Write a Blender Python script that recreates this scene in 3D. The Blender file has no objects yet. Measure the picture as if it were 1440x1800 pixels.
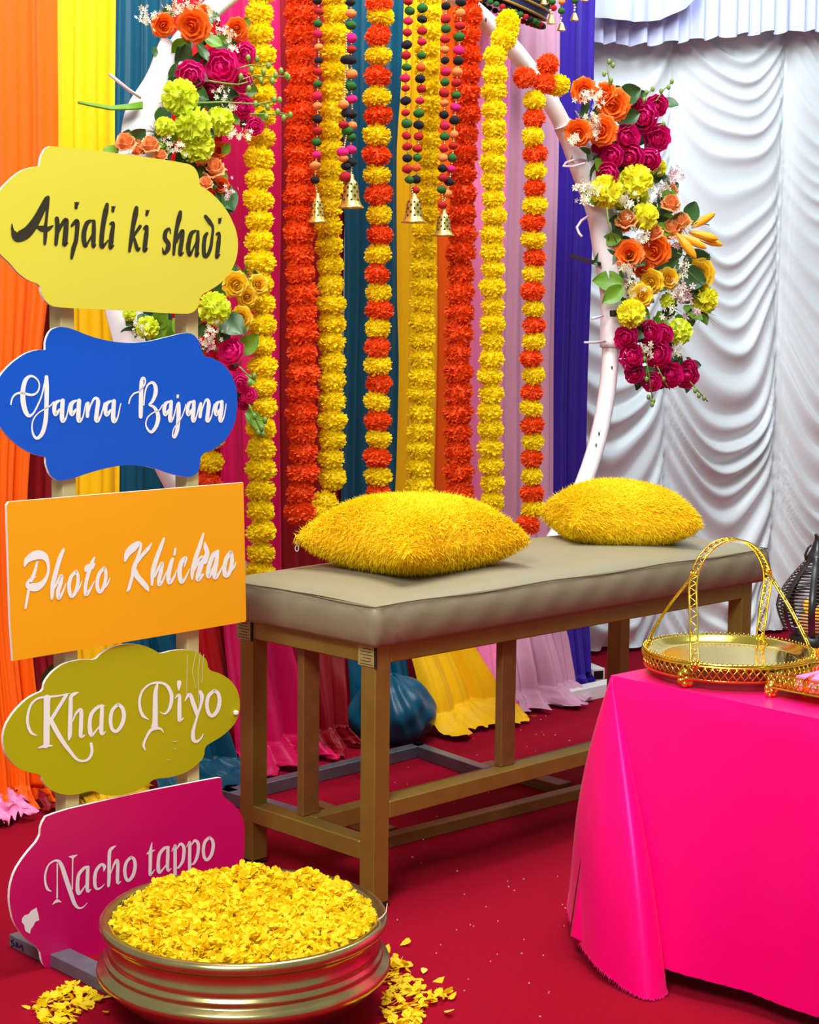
import bpy, math, random
import numpy as np
from mathutils import Vector, Matrix

# ------------------------------------------------------------------ camera, world, lights, exposure
SC = bpy.context.scene
COL = SC.collection
F, CX, CY, CH = 2960.0, 720.0, 900.0, 1.08          # focal length and centre for a 1440x1800 picture, camera height
PIT, ROLL = math.radians(6.26), math.radians(0.64)
_w = np.array([0, math.cos(PIT), -math.sin(PIT)])
_u0 = np.array([0, math.sin(PIT), math.cos(PIT)])
_r0 = np.array([1.0, 0, 0])
_r = math.cos(ROLL) * _r0 + math.sin(ROLL) * _u0
_u = -math.sin(ROLL) * _r0 + math.cos(ROLL) * _u0
CAM = np.array([0, 0, CH])
cd = bpy.data.cameras.new('camera'); cam = bpy.data.objects.new('camera', cd); COL.objects.link(cam)
cd.lens = F / 1800 * 36; cd.sensor_width = 36; cd.clip_start = 0.05
cam.matrix_world = Matrix(((_r[0], _u[0], -_w[0], 0), (_r[1], _u[1], -_w[1], 0), (_r[2], _u[2], -_w[2], CH), (0, 0, 0, 1)))
SC.camera = cam

W_ = bpy.data.worlds.new('hall_light'); SC.world = W_; W_.use_nodes = True
bg = W_.node_tree.nodes['Background']; bg.inputs[0].default_value = (0.93, 1.0, 0.98, 1); bg.inputs[1].default_value = 0.28

def area(name, loc, target, size, energy, color=(1, 1, 1), size_y=None):
    l = bpy.data.lights.new(name, 'AREA'); l.energy = energy; l.color = color; l.size = size
    if size_y: l.shape = 'RECTANGLE'; l.size_y = size_y
    o = bpy.data.objects.new(name, l); COL.objects.link(o); o.location = loc
    o.rotation_euler = (Vector(target) - Vector(loc)).to_track_quat('-Z', 'Y').to_euler()
    return o
area('ceiling_panel_light', (0.3, 3.15, 3.3), (0.1, 3.4, 0), 1.3, 98, (0.97, 1, 0.95))
area('front_panel_light', (-0.75, 0.25, 3.05), (0.15, 3.4, 0.6), 1.1, 112, (0.96, 1, 0.95))
area('cool_panel_light', (1.35, 4.6, 3.0), (1.2, 5.8, 1.5), 0.8, 34, (0.70, 0.88, 1.0))
SC.view_settings.view_transform = 'Standard'
SC.view_settings.look = 'None'
SC.view_settings.gamma = 1.0
SC.view_settings.use_curve_mapping = False
SC.view_settings.exposure = 0.10

# ------------------------------------------------------------------ geometry of the view: pixel -> point on a real plane
def ray(x, y): return _w + _r * (x - CX) / F + _u * (CY - y) / F
def onz(x, y, z=0.0):
    d = ray(x, y); return CAM + d * (z - CH) / d[2]
YAW = math.radians(44.6)
E1 = np.array([math.cos(YAW), math.sin(YAW), 0]); E2 = np.array([-E1[1], E1[0], 0]); EZ = np.array([0, 0, 1.0])
def ond(x, y, d, n=E2):                        # plane  n . p = d
    r_ = ray(x, y); return CAM + r_ * (d - CAM @ n) / (r_ @ n)
def pxm(p): return F / ((np.array(p) - CAM) @ _w)   # pixels per metre at a point
def F3(a, d, z): return E1 * a + E2 * d + EZ * z
rnd = random.Random(7)
RS = np.random.RandomState(11)

# ------------------------------------------------------------------ materials
def lin(c):
    return tuple(((v / 255) / 12.92 if v / 255 <= 0.04045 else ((v / 255 + 0.055) / 1.055) ** 2.4) for v in c)
def mat(name, rgb, rough=0.6, metal=0.0, noise=0.0, nscale=40, bump=0.0, bscale=200, sheen=0.0, spec=0.5, emit=None, rough_noise=0.0, stretch=None, trans=0.0, coat=0.0):
    m = bpy.data.materials.new(name); m.use_nodes = True
    nt = m.node_tree; b = nt.nodes['Principled BSDF']
    c = lin(rgb) + (1,)
    b.inputs['Base Color'].default_value = c; b.inputs['Roughness'].default_value = rough
    b.inputs['Metallic'].default_value = metal; b.inputs['Specular IOR Level'].default_value = spec
    if sheen: b.inputs['Sheen Weight'].default_value = sheen; b.inputs['Sheen Roughness'].default_value = 0.4
    if coat: b.inputs['Coat Weight'].default_value = coat; b.inputs['Coat Roughness'].default_value = 0.1
    tc = nt.nodes.new('ShaderNodeTexCoord'); src = tc.outputs['Object']
    if stretch:
        mp = nt.nodes.new('ShaderNodeMapping'); mp.inputs['Scale'].default_value = stretch
        nt.links.new(src, mp.inputs[0]); src = mp.outputs[0]
    if noise or rough_noise:
        n = nt.nodes.new('ShaderNodeTexNoise'); n.inputs['Scale'].default_value = nscale; n.inputs['Detail'].default_value = 4
        nt.links.new(src, n.inputs['Vector'])
        if noise:
            mx = nt.nodes.new('ShaderNodeMix'); mx.data_type = 'RGBA'
            mx.inputs[6].default_value = tuple(v * (1 - noise) for v in c[:3]) + (1,)
            mx.inputs[7].default_value = tuple(min(1, v * (1 + noise) + 0.01 * noise) for v in c[:3]) + (1,)
            nt.links.new(n.outputs['Fac'], mx.inputs[0]); nt.links.new(mx.outputs[2], b.inputs['Base Color'])
        if rough_noise:
            mr = nt.nodes.new('ShaderNodeMapRange'); mr.inputs[3].default_value = max(0.02, rough - rough_noise); mr.inputs[4].default_value = rough + rough_noise
            nt.links.new(n.outputs['Fac'], mr.inputs[0]); nt.links.new(mr.outputs[0], b.inputs['Roughness'])
    if bump:
        n2 = nt.nodes.new('ShaderNodeTexNoise'); n2.inputs['Scale'].default_value = bscale; n2.inputs['Detail'].default_value = 3
        nt.links.new(src, n2.inputs['Vector'])
        bp = nt.nodes.new('ShaderNodeBump'); bp.inputs['Strength'].default_value = bump; bp.inputs['Distance'].default_value = 0.002
        nt.links.new(n2.outputs['Fac'], bp.inputs['Height']); nt.links.new(bp.outputs[0], b.inputs['Normal'])
    if emit: b.inputs['Emission Color'].default_value = lin(emit[0]) + (1,); b.inputs['Emission Strength'].default_value = emit[1]
    if trans:
        out = nt.nodes['Material Output']; t = nt.nodes.new('ShaderNodeBsdfTranslucent'); t.inputs[0].default_value = c
        mxs = nt.nodes.new('ShaderNodeMixShader'); mxs.inputs[0].default_value = trans
        nt.links.new(b.outputs[0], mxs.inputs[1]); nt.links.new(t.outputs[0], mxs.inputs[2]); nt.links.new(mxs.outputs[0], out.inputs[0])
    return m
def cloth(name, rgb, rough=0.5, sheen=0.04, **k): return mat(name, rgb, rough, sheen=sheen, spec=0.28, noise=0.06, nscale=60, bump=0.12, bscale=700, **k)
M = {}
M['carpet'] = mat('carpet', (144, 0, 32), 0.95, noise=0.14, nscale=160, bump=0.5, bscale=600, spec=0.1)
M['c_orange'] = cloth('orange_cloth', (255, 100, 0))
M['c_yellow'] = cloth('yellow_cloth', (255, 194, 0))
M['c_teal'] = cloth('teal_cloth', (0, 76, 104), 0.36)
M['c_red'] = cloth('red_cloth', (180, 0, 14))
M['c_magenta'] = cloth('magenta_cloth', (212, 0, 90))
M['c_maroon'] = cloth('maroon_cloth', (138, 0, 20))
M['c_pink'] = cloth('pink_cloth', (255, 135, 190), 0.4)
M['c_lilac'] = cloth('lilac_cloth', (205, 150, 178), 0.45)
M['c_purple'] = cloth('purple_cloth', (50, 22, 145), 0.45)
M['c_hot'] = cloth('hot_pink_cloth', (255, 0, 116), 0.42)
_b = M['c_hot'].node_tree.nodes['Principled BSDF']; _b.inputs['Specular Tint'].default_value = (1, 0.15, 0.9, 1); _b.inputs['Specular IOR Level'].default_value = 0.9; _b.inputs['Roughness'].default_value = 0.36
M['c_white'] = mat('white_satin', (216, 219, 222), 0.36, noise=0.03, nscale=30, sheen=0.2)
M['c_val'] = mat('lavender_white_cloth', (192, 194, 228), 0.6, noise=0.04, nscale=40)
M['white_paint'] = mat('white_paint', (236, 232, 234), 0.4, noise=0.05, nscale=18, rough_noise=0.1)
M['wrap'] = mat('white_wrap', (228, 220, 226), 0.7, noise=0.05, nscale=25)
M['tie'] = mat('pale_plastic_tie', (225, 195, 215), 0.35)
M['black'] = mat('black_plastic', (18, 18, 22), 0.35)
M['steel'] = mat('grey_steel', (120, 126, 140), 0.4, 0.6, noise=0.2, nscale=25, rough_noise=0.12)
M['gold_paint'] = mat('gold_painted_steel', (146, 118, 48), 0.42, 0.35, noise=0.16, nscale=22, rough_noise=0.1, bump=0.1, bscale=120)
M['wood_gold'] = mat('worn_gold_tube', (132, 92, 42), 0.5, 0.35, noise=0.3, nscale=30, bump=0.15, bscale=90)
M['paper'] = mat('printed_tape', (168, 148, 92), 0.7, noise=0.35, nscale=260)
M['black_gap'] = mat('dark_edge', (30, 20, 14), 0.8)
M['leather'] = mat('taupe_leatherette', (142, 132, 106), 0.48, noise=0.05, nscale=14, bump=0.18, bscale=420, spec=0.4)
M['seam'] = mat('dark_seam_thread', (92, 76, 52), 0.8)
M['pillow'] = mat('yellow_pillow_cloth', (255, 205, 0), 0.9)
M['fur'] = mat('yellow_plush_fur', (255, 222, 6), 0.8, noise=0.06, nscale=30, trans=0.3)
M['foam'] = mat('white_foam_board', (245, 240, 235), 0.7)
M['s_yellow'] = mat('yellow_sign_print', (224, 215, 64), 0.5, noise=0.02, nscale=8)
M['s_blue'] = mat('blue_sign_print', (0, 88, 208), 0.32, noise=0.03, nscale=8)
M['s_orange'] = mat('orange_sign_print', (252, 172, 0), 0.5, noise=0.03, nscale=6)
M['s_olive'] = mat('olive_sign_print', (182, 178, 0), 0.45, noise=0.05, nscale=6)
M['s_mag'] = mat('magenta_sign_print', (206, 0, 100), 0.45, noise=0.03, nscale=6)
M['ink'] = mat('dark_lettering', (46, 44, 24), 0.5)
M['white_ink'] = mat('white_lettering', (248, 250, 250), 0.5)
M['pale_ink'] = mat('pale_pink_lettering', (242, 230, 234), 0.5)
M['blue_ink'] = mat('blue_marker_ink', (14, 16, 70), 0.5)
M['post'] = mat('cream_painted_post', (196, 182, 124), 0.6, noise=0.1, nscale=20)
M['brass'] = mat('worn_bell_metal', (200, 178, 118), 0.24, 0.95, noise=0.2, nscale=14, rough_noise=0.12, bump=0.06, bscale=60)
M['brass_in'] = mat('bowl_inside_metal', (112, 116, 128), 0.3, 0.9, noise=0.2, nscale=20)
M['gold'] = mat('shiny_gold', (252, 218, 84), 0.14, 1.0, noise=0.06, nscale=20)
M['gold2'] = mat('filigree_gold', (250, 214, 84), 0.22, 1.0, noise=0.2, nscale=120)
M['bellgold'] = mat('bell_gold', (232, 206, 110), 0.28, 0.85, noise=0.15, nscale=60)
M['bead'] = mat('gold_beads', (235, 215, 140), 0.25, 0.8)
M['thread'] = mat('string', (190, 150, 80), 0.8)
M['y_bloom'] = mat('yellow_marigold', (255, 230, 0), 0.75, noise=0.06, nscale=50, trans=0.4)
M['o_bloom'] = mat('orange_marigold', (250, 88, 6), 0.75, noise=0.15, nscale=50, trans=0.3)
M['petal_heap'] = mat('yellow_petals', (255, 222, 0), 0.7, noise=0.1, nscale=30, trans=0.35)
M['petal_pale'] = mat('pale_yellow_petal', (245, 215, 90), 0.7, trans=0.2)
for k, c in {'O': (252, 118, 20), 'RP': (244, 160, 96), 'PM': (228, 10, 122), 'PK': (246, 36, 150), 'CY': (250, 240, 52), 'CG': (226, 236, 60), 'RY': (246, 200, 36), 'TU': (252, 178, 22)}.items():
    M['f' + k] = mat('petals_' + {'O': 'orange', 'RP': 'peach', 'PM': 'magenta', 'PK': 'pink', 'CY': 'yellow', 'CG': 'lime', 'RY': 'golden', 'TU': 'amber'}[k], c, 0.55, noise=0.12, nscale=40, trans=0.2)
M['leaf'] = mat('dark_leaf', (52, 92, 42), 0.4, noise=0.3, nscale=30, trans=0.1)
M['leaf2'] = mat('bright_leaf', (104, 150, 34), 0.4, noise=0.3, nscale=30, trans=0.15)
M['stem'] = mat('green_stem', (112, 138, 52), 0.5)
M['tinyw'] = mat('tiny_white_flower', (240, 236, 210), 0.6, trans=0.2)
M['tinyp'] = mat('tiny_pink_flower', (226, 186, 190), 0.6, trans=0.2)
for k, c in {'K': (12, 9, 18), 'R': (176, 10, 20), 'C': (214, 14, 74), 'G': (34, 96, 26), 'P': (222, 10, 118), 'O': (248, 134, 66), 'V': (240, 84, 30)}.items():
    M['p' + k] = mat('pompom_wool_' + {'K': 'black', 'R': 'red', 'C': 'crimson', 'G': 'green', 'P': 'pink', 'O': 'peach', 'V': 'orange'}[k], c, 0.95, bump=0.6, bscale=900)
M['navy'] = mat('navy_embroidered_cloth', (26, 32, 74), 0.6, noise=0.25, nscale=200)
M['braid'] = mat('gold_braid', (150, 118, 44), 0.5, 0.4, noise=0.3, nscale=300)
M['lantern'] = mat('black_lacquered_rattan', (26, 25, 30), 0.32, noise=0.2, nscale=40)
M['candle'] = mat('glowing_candle', (255, 160, 20), 0.5, emit=((255, 140, 10), 1.6))
M['candle_wax'] = mat('peach_candle_wax', (235, 170, 120), 0.5, emit=((255, 150, 60), 0.35))
M['pinkpaper'] = mat('pink_tray_paper', (240, 130, 215), 0.5)
M['table_top'] = mat('dark_table', (60, 44, 34), 0.6)
M['wall'] = mat('plain_wall', (200, 195, 190), 0.9, noise=0.03, nscale=5)

# ------------------------------------------------------------------ mesh helpers
class MB:
    def __init__(s): s.v = []; s.f = []; s.mi = []; s.n = 0; s.cur = 0
    def add(s, v, f, mi=None):
        v = np.asarray(v, float).reshape(-1, 3); b = s.n
        s.v.append(v); s.n += len(v)
        for q in f: s.f.append([i + b for i in q])
        s.mi += [s.cur if mi is None else mi] * len(f)
        return s
    def grid(s, P, cu=False, cv=False, mi=None):            # P [n,m,3]
        P = np.asarray(P, float); n, m = P.shape[:2]; f = []
        for i in range(n if cu else n - 1):
            for j in range(m if cv else m - 1):
                f.append((i * m + j, i * m + (j + 1) % m, ((i + 1) % n) * m + (j + 1) % m, ((i + 1) % n) * m + j))
        return s.add(P.reshape(-1, 3), f, mi)
    def box(s, c, ax, ay, az, mi=None, bev=0.0):             # centre and three half vectors
        c, ax, ay, az = (np.asarray(t, float) for t in (c, ax, ay, az))
        if bev <= 0:
            v = [c + ax * i + ay * j + az * k for i in (-1, 1) for j in (-1, 1) for k in (-1, 1)]
            return s.add(v, [(0, 1, 3, 2), (4, 6, 7, 5), (0, 4, 5, 1), (2, 3, 7, 6), (0, 2, 6, 4), (1, 5, 7, 3)], mi)
        L = [np.linalg.norm(t) for t in (ax, ay, az)]; bv = [min(0.45, bev / l) for l in L]
        # chamfered box: 24 vertices
        vs = []; idx = {}
        for i in (-1, 1):
            for j in (-1, 1):
                for k in (-1, 1):
                    for q in range(3):
                        t = [i * (1 - bv[0]), j * (1 - bv[1]), k * (1 - bv[2])]; t[q] = (i, j, k)[q]
                        idx[(i, j, k, q)] = len(vs); vs.append(c + ax * t[0] + ay * t[1] + az * t[2])
        f = []
        cyc = [(-1, -1), (-1, 1), (1, 1), (1, -1)]
        def key(q, sgn, a, b):
            t = [0, 0, 0]; t[q] = sgn; o = [x for x in range(3) if x != q]; t[o[0]] = a; t[o[1]] = b; return tuple(t)
        for q in range(3):
            for sgn in (-1, 1): f.append([idx[key(q, sgn, a, b) + (q,)] for a, b in cyc])
        for q in range(3):                                   # edges along axis q
            o = [x for x in range(3) if x != q]
            for a in (-1, 1):
                for b in (-1, 1):
                    k0 = [0, 0, 0]; k1 = [0, 0, 0]; k0[q] = -1; k1[q] = 1
                    for k_ in (k0, k1): k_[o[0]] = a; k_[o[1]] = b
                    f.append([idx[tuple(k0) + (o[0],)], idx[tuple(k1) + (o[0],)], idx[tuple(k1) + (o[1],)], idx[tuple(k0) + (o[1],)]])
        for i in (-1, 1):
            for j in (-1, 1):
                for k in (-1, 1): f.append([idx[(i, j, k, q)] for q in range(3)])
        return s.add(vs, f, mi)
    def bar(s, p0, p1, w, h, side=None, mi=None, bev=0.0015):  # box from p0 to p1, width w sideways, height h along the rest
        p0, p1 = np.asarray(p0, float), np.asarray(p1, float); d = p1 - p0; L = np.linalg.norm(d); d = d / L
        sd = np.asarray(side if side is not None else np.cross(d, EZ), float); sd = sd - d * (sd @ d); sd = sd / np.linalg.norm(sd); up = np.cross(sd, d)
        return s.box((p0 + p1) / 2, d * L / 2, sd * w / 2, up * h / 2, mi, bev)
    def tube(s, pts, r, seg=8, closed=False, mi=None, caps=True):
        P = [np.asarray(p, float) for p in pts]; n = len(P); rs = r if hasattr(r, '__len__') else [r] * n
        rings = []; prev = None
        for i in range(n):
            t = (P[(i + 1) % n] - P[i - 1]) if closed else (P[min(i + 1, n - 1)] - P[max(i - 1, 0)])
            t = t / (np.linalg.norm(t) + 1e-12)
            if prev is None:
                a = np.array([0, 0, 1.0]) if abs(t[2]) < 0.9 else np.array([1.0, 0, 0]); x = np.cross(t, a)
            else: x = prev - t * (prev @ t)
            x = x / (np.linalg.norm(x) + 1e-12); prev = x; y = np.cross(t, x)
            rings.append([P[i] + rs[i] * (math.cos(2 * math.pi * k / seg) * x + math.sin(2 * math.pi * k / seg) * y) for k in range(seg)])
        b = s.n; s.grid(np.array(rings), cu=closed, cv=True, mi=mi)
        if caps and not closed:
            s.f.append([b + k for k in range(seg)][::-1]); s.f.append([b + (n - 1) * seg + k for k in range(seg)]); s.mi += [s.cur if mi is None else mi] * 2
        return s
    def lathe(s, prof, c=(0, 0, 0), seg=32, mi=None):
        c = np.asarray(c, float); A = [2 * math.pi * k / seg for k in range(seg)]
        P = np.array([[c + np.array([r * math.cos(a), r * math.sin(a), z]) for a in A] for r, z in prof])
        return s.grid(P, cv=True, mi=mi)
    def ball(s, c, r, u=8, v=6, mi=None, sc=(1, 1, 1)):
        c = np.asarray(c, float); pr = [(math.sin(math.pi * j / v), -math.cos(math.pi * j / v)) for j in range(v + 1)]
        P = np.array([[c + r * np.array([sc[0] * max(q, 1e-4) * math.cos(2 * math.pi * k / u), sc[1] * max(q, 1e-4) * math.sin(2 * math.pi * k / u), sc[2] * z]) for k in range(u)] for q, z in pr])
        return s.grid(P, cv=True, mi=mi)
    def mesh(s, name, mats, smooth=True, origin=(0, 0, 0)):
        me = bpy.data.meshes.new(name)
        V = (np.concatenate(s.v) if s.v else np.zeros((0, 3))) - np.asarray(origin, float)
        me.from_pydata(V.tolist(), [], s.f)
        for m in (mats if isinstance(mats, (list, tuple)) else [mats]): me.materials.append(m)
        if s.f:
            me.polygons.foreach_set('material_index', s.mi)
            me.polygons.foreach_set('use_smooth', [smooth] * len(s.f))
        me.update(); return me
def link(name, me, parent=None, loc=None, rot=None):
    o = bpy.data.objects.new(name, me); COL.objects.link(o)
    if parent is not None: o.parent = parent
    if loc is not None: o.location = Vector(loc)
    if rot is not None: o.rotation_euler = rot
    return o
def tag(o, label=None, cat=None, group=None, kind=None):
    for k, v in (('label', label), ('category', cat), ('group', group), ('kind', kind)):
        if v: o[k] = v
    return o
def thing(name, label, cat, loc, group=None):
    o = link(name, None, None, loc); o.empty_display_size = 0.05
    return tag(o, label, cat, group)
def part(name, mb, m, root, smooth=True, label=None, kind=None, base=None):   # mesh in world coordinates, child of root
    me = mb.mesh(name, m, smooth, base if base is not None else root.location)
    o = link(name, me, root)
    return tag(o, label, None, None, kind)
def single(name, mb, m, label, cat, loc, smooth=True, group=None, kind=None):  # a thing that is one mesh
    o = link(name, mb.mesh(name, m, smooth, loc), None, loc)
    return tag(o, label, cat, group, kind)
def noise1(x, seed, n=5):
    rr = random.Random(seed); x = np.asarray(x, float); y = np.zeros_like(x)
    for i in range(n): y += math.sin(0) + np.sin(x * rr.uniform(0.6, 1.6) * (1.7 ** i) + rr.uniform(0, 6.28)) / (1.5 ** i)
    return y / 2.2
def cr(ctrl, n):
    C = np.array(ctrl, float); o = []
    for i in range(len(C) - 1):
        p0, p1, p2, p3 = C[max(i - 1, 0)], C[i], C[i + 1], C[min(i + 2, len(C) - 1)]
        for t in np.linspace(0, 1, n, endpoint=False): o.append(0.5 * (2 * p1 + (p2 - p0) * t + (2 * p0 - 5 * p1 + 4 * p2 - p3) * t * t + (3 * p1 - p0 - 3 * p2 + p3) * t ** 3))
    o.append(C[-1]); return o
def smooth01(t): t = np.clip(t, 0, 1); return t * t * (3 - 2 * t)

# ------------------------------------------------------------------ structure: floor, wall behind the drape
mb = MB(); mb.grid(np.array([[[x, y, 0] for x in (-4, 4)] for y in (-2, 8)]))
tag(link('floor', mb.mesh('floor', M['carpet'])), kind='structure')
DA = np.array([0.569, 5.574, 0]); DU = np.array([0.869, 0.495, 0]); DU /= np.linalg.norm(DU); DN = np.array([-DU[1], DU[0], 0])
mb = MB(); c0 = DA + DN * 0.32
mb.box(c0 + DU * 0.3 + EZ * 1.5, DU * 3.2, DN * 0.05, EZ * 1.5)
tag(link('wall_back', mb.mesh('wall_back', M['wall'], False)), kind='structure')

# ------------------------------------------------------------------ white swagged drape and its valance
def drape_s(px, py): p = ond(px, py, DA @ DN, DN); return (p - DA) @ DU
GL = [drape_s(955, 400), drape_s(1176, 400), drape_s(1368, 500), drape_s(1545, 500), drape_s(1730, 500), drape_s(1925, 500), drape_s(2130, 500), drape_s(2340, 500)]
def drape():
    n1, n2 = 520, 400; S = np.linspace(GL[0], GL[-1], n1); Z = np.linspace(0.015, 2.45, n2)
    s, z = np.meshgrid(S, Z, indexing='ij')
    k = np.clip(np.searchsorted(GL, s, side='right') - 1, 0, len(GL) - 2); g = np.array(GL)
    u = (s - g[k]) / (g[k + 1] - g[k]); bow = np.clip(4 * u * (1 - u), 0, 1)
    low = smooth01((1.25 - z) / 0.5)
    ph = np.array([0.3, 0.0, 0.55, 0.2, 0.7, 0.1, 0.4])[k]
    sag = 0.20 + 0.10 * low + 0.03 * np.sin(z * 5 + k * 2)
    q = z + sag * bow ** 0.85 + 0.012 * np.sin(9 * u + 7 * z + k)
    def freq(qq): return np.where(qq > 1.25, qq / 0.080, 1.25 / 0.080 - (1.25 - qq) / 0.096)
    fph = freq(q) + ph + 0.35 * np.sin(q * 11 + k * 3)
    fr = fph - np.floor(fph)
    sg = 0.17 + 0.09 * low; ridge = np.exp(-((fr - 0.6) / np.where(fr < 0.6, sg * 1.5, sg)) ** 2)
    irr = 0.7 + 0.5 * np.sin(np.floor(fph) * 2.3 + k * 1.7) ** 2
    amp = (0.013 + 0.026 * low) * (0.25 + 0.75 * bow ** 0.6) * irr
    disp = amp * ridge + 0.035 * bow ** 0.5 * (0.6 + 0.6 * low)
    edge = np.exp(-(np.minimum(u, 1 - u) * (g[k + 1] - g[k]) / 0.035) ** 2)
    disp += 0.007 * edge * np.sin((s - g[k]) * 420 + z * 4) - 0.012 * edge
    hem = smooth01((0.25 - z) / 0.25); disp += hem * 0.03 * np.sin(s * 38 + 1.3 * np.sin(s * 9))
    P = DA + s[..., None] * DU - disp[..., None] * DN + z[..., None] * EZ
    m_ = MB(); m_.grid(P); return m_
single('swagged_drape', drape(), M['c_white'], 'white satin drape gathered into swags behind the flower ring', 'curtain', DA)
mb = MB(); S = np.linspace(-0.25, 2.75, 620); Z = np.linspace(0, 1, 14)
s, t = np.meshgrid(S, Z, indexing='ij')
zl = onz(1, 1)[2] * 0
hz = np.interp(S, [drape_s(1035, 70), drape_s(1090, 74), drape_s(1170, 62), drape_s(1300, 50), drape_s(1385, 48), drape_s(1440, 50), 2.75],
               [CAM[2] + (ond(x, y, DA @ DN - 0.1, DN)[2] - CAM[2]) for x, y in ((1035, 72), (1090, 76), (1170, 68), (1300, 54), (1385, 50), (1440, 52), (1440, 52))])
zz = hz[:, None] + 0.006 * np.sin(S * 60)[:, None] + (2.6 - hz[:, None]) * t
disp = 0.10 + (0.008 + 0.006 * (1 - t)) * np.sin(s * 105 + 0.9 * np.sin(s * 21)) + 0.006 * np.sin(s * 47 + 2)
mb.grid(DA + s[..., None] * DU - disp[..., None] * DN + zz[..., None] * EZ)
single('pleated_valance', mb, M['c_val'], 'pale lavender pleated valance across the top of white drape', 'valance', DA + EZ * 2)
mb = MB(); S = np.linspace(drape_s(1000, 10), drape_s(1178, 10), 80); Z = np.linspace(0, 1, 20); s, t = np.meshgrid(S, Z, indexing='ij')
zb = np.interp(S, [S[0], drape_s(1060, 20), drape_s(1110, 20), drape_s(1150, 10), S[-1]], [ond(x, y, DA @ DN - 0.16, DN)[2] for x, y in ((1010, 24), (1060, 33), (1110, 28), (1150, 8), (1178, -25))])
zz = zb[:, None] + (2.6 - zb[:, None]) * t
disp = 0.16 + 0.012 * np.sin(s * 26 + 1) * (1 - 0.6 * t) + 0.004 * np.sin(s * 90)
mb.grid(DA + s[..., None] * DU - disp[..., None] * DN + zz[..., None] * EZ)
single('corner_swag', mb, M['c_val'], 'smooth lavender cloth swag overlapping the valance beside purple curtain', 'valance', DA + EZ * 2.2)

# ------------------------------------------------------------------ coloured backdrop curtains
def curtain(label, m, x0, x1, d, seed, pleat=0.045, amp=0.012, flare=0.06, sl=0.0, sr=0.0, pool=0.05, cat='curtain', top=2.35, ruff=1.0, puff=0.0, tapr=0.0):
    a0 = ond(x0, 400, d) @ E1; a1 = ond(x1, 400, d) @ E1; Wd = a1 - a0
    n = max(26, int(Wd / 0.004)); S = np.linspace(0, 1, n)
    zs = np.concatenate([np.linspace(top, 0.5, 34), np.linspace(0.48, 0.05, 34)]); fl = np.linspace(0, 1, 14)
    rows = []
    x = S * Wd
    pleat *= 1.5
    base = 1.5 * np.abs(np.sin(math.pi * x / pleat + 0.9 * noise1(x * 20, seed))) ** 0.6 - 0.9 + 0.28 * np.sin(2 * math.pi * x / (pleat * 0.43) + 1.7 * noise1(x * 31, seed + 3))
    for z in zs:
        b = base + 0.22 * np.sin(z * 2.2 + x * 40 + seed)
        g = float(smooth01((0.55 - z) / 0.55))
        fwd = amp * b * (1 + 1.2 * g * ruff) + flare * g ** 1.6 * (1 + 0.35 * noise1(x * 26 + seed, seed + 9))
        fwd = fwd + puff * math.exp(-((z - 0.1) / 0.085) ** 2) * np.sin(math.pi * np.clip(S, 0, 1)) ** 0.6
        aa = a0 + x - tapr * S ** 2 * float(smooth01((1.6 - z) / 1.0)) - sl * g ** 1.4 * (1 - S) ** 1.2 + sr * g ** 1.4 * S ** 1.2 + 0.004 * np.sin(z * 6 + seed)
        zz = z + 0.008 * g * noise1(x * 30 + z * 20, seed + 5)
        rows.append(np.stack([aa, d - fwd, np.maximum(zz, 0.012)], 1))
    last = rows[-1]
    for f_ in fl[1:]:
        q = last.copy()
        q[:, 1] -= pool * f_ * (1 + 0.4 * noise1(x * 34, seed + 2)); q[:, 0] += (S - 0.5) * 0.05 * f_ + 0.012 * noise1(x * 20 + 3 * f_, seed + 4) * f_
        q[:, 2] = last[:, 2] * (1 - f_) ** 1.5 + 0.009 + 0.013 * ruff * (1 - 0.4 * f_) * np.abs(noise1(x * 46 + f_ * 4, seed + 6)) * (0.3 + f_)
        rows.append(q)
    R = np.array(rows); P = R[..., 0:1] * E1 + R[..., 1:2] * E2 + R[..., 2:3] * EZ
    m_ = MB(); m_.grid(P)
    c = F3((a0 + a1) / 2, d, 0)
    return single('backdrop_curtain', m_, m, label, cat, c, group='coloured curtains of the backdrop')
curtain('bright orange pleated curtain at the far left behind signs', M['c_orange'], -110, 109, 3.235, 1, 0.055, flare=0.04, sr=0.0, pool=0.02, tapr=0.10)
curtain('dark red curtain strip behind the bright orange one at left', M['c_maroon'], 20, 140, 3.275, 21, 0.05, flare=0.06)
curtain('golden yellow curtain between the orange and teal ones behind signs', M['c_yellow'], 106, 208, 3.225, 2, 0.045, amp=0.009, flare=0.06)
curtain('teal curtain behind the white wrapped left side of ring', M['c_teal'], 206, 300, 3.235, 3, 0.04, flare=0.12, sl=0.0, sr=0.10, pool=0.10, ruff=1.6)
curtain('red curtain strip behind the left flower arrangement', M['c_red'], 296, 392, 3.24, 4, 0.05, flare=0.08, sr=0.05, pool=0.06)
curtain('magenta curtain behind the leftmost yellow marigold garland', M['c_magenta'], 386, 492, 3.225, 5, 0.05, flare=0.10, sl=0.03, sr=0.03, pool=0.07, ruff=1.4)
curtain('dark red curtain behind the thick orange garland', M['c_maroon'], 488, 604, 3.235, 6, 0.06, flare=0.09, sl=0.0, sr=-0.06, pool=0.05, ruff=1.3)
tcu = curtain('teal satin curtain with bundled foot behind orange and yellow garland', M['c_teal'], 603, 706, 3.225, 7, 0.05, amp=0.010, flare=0.03, pool=0.01, puff=0.03)
mb = MB(); bcn = ond(690, 1246, 3.11); n = 60; Pq = []
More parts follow.
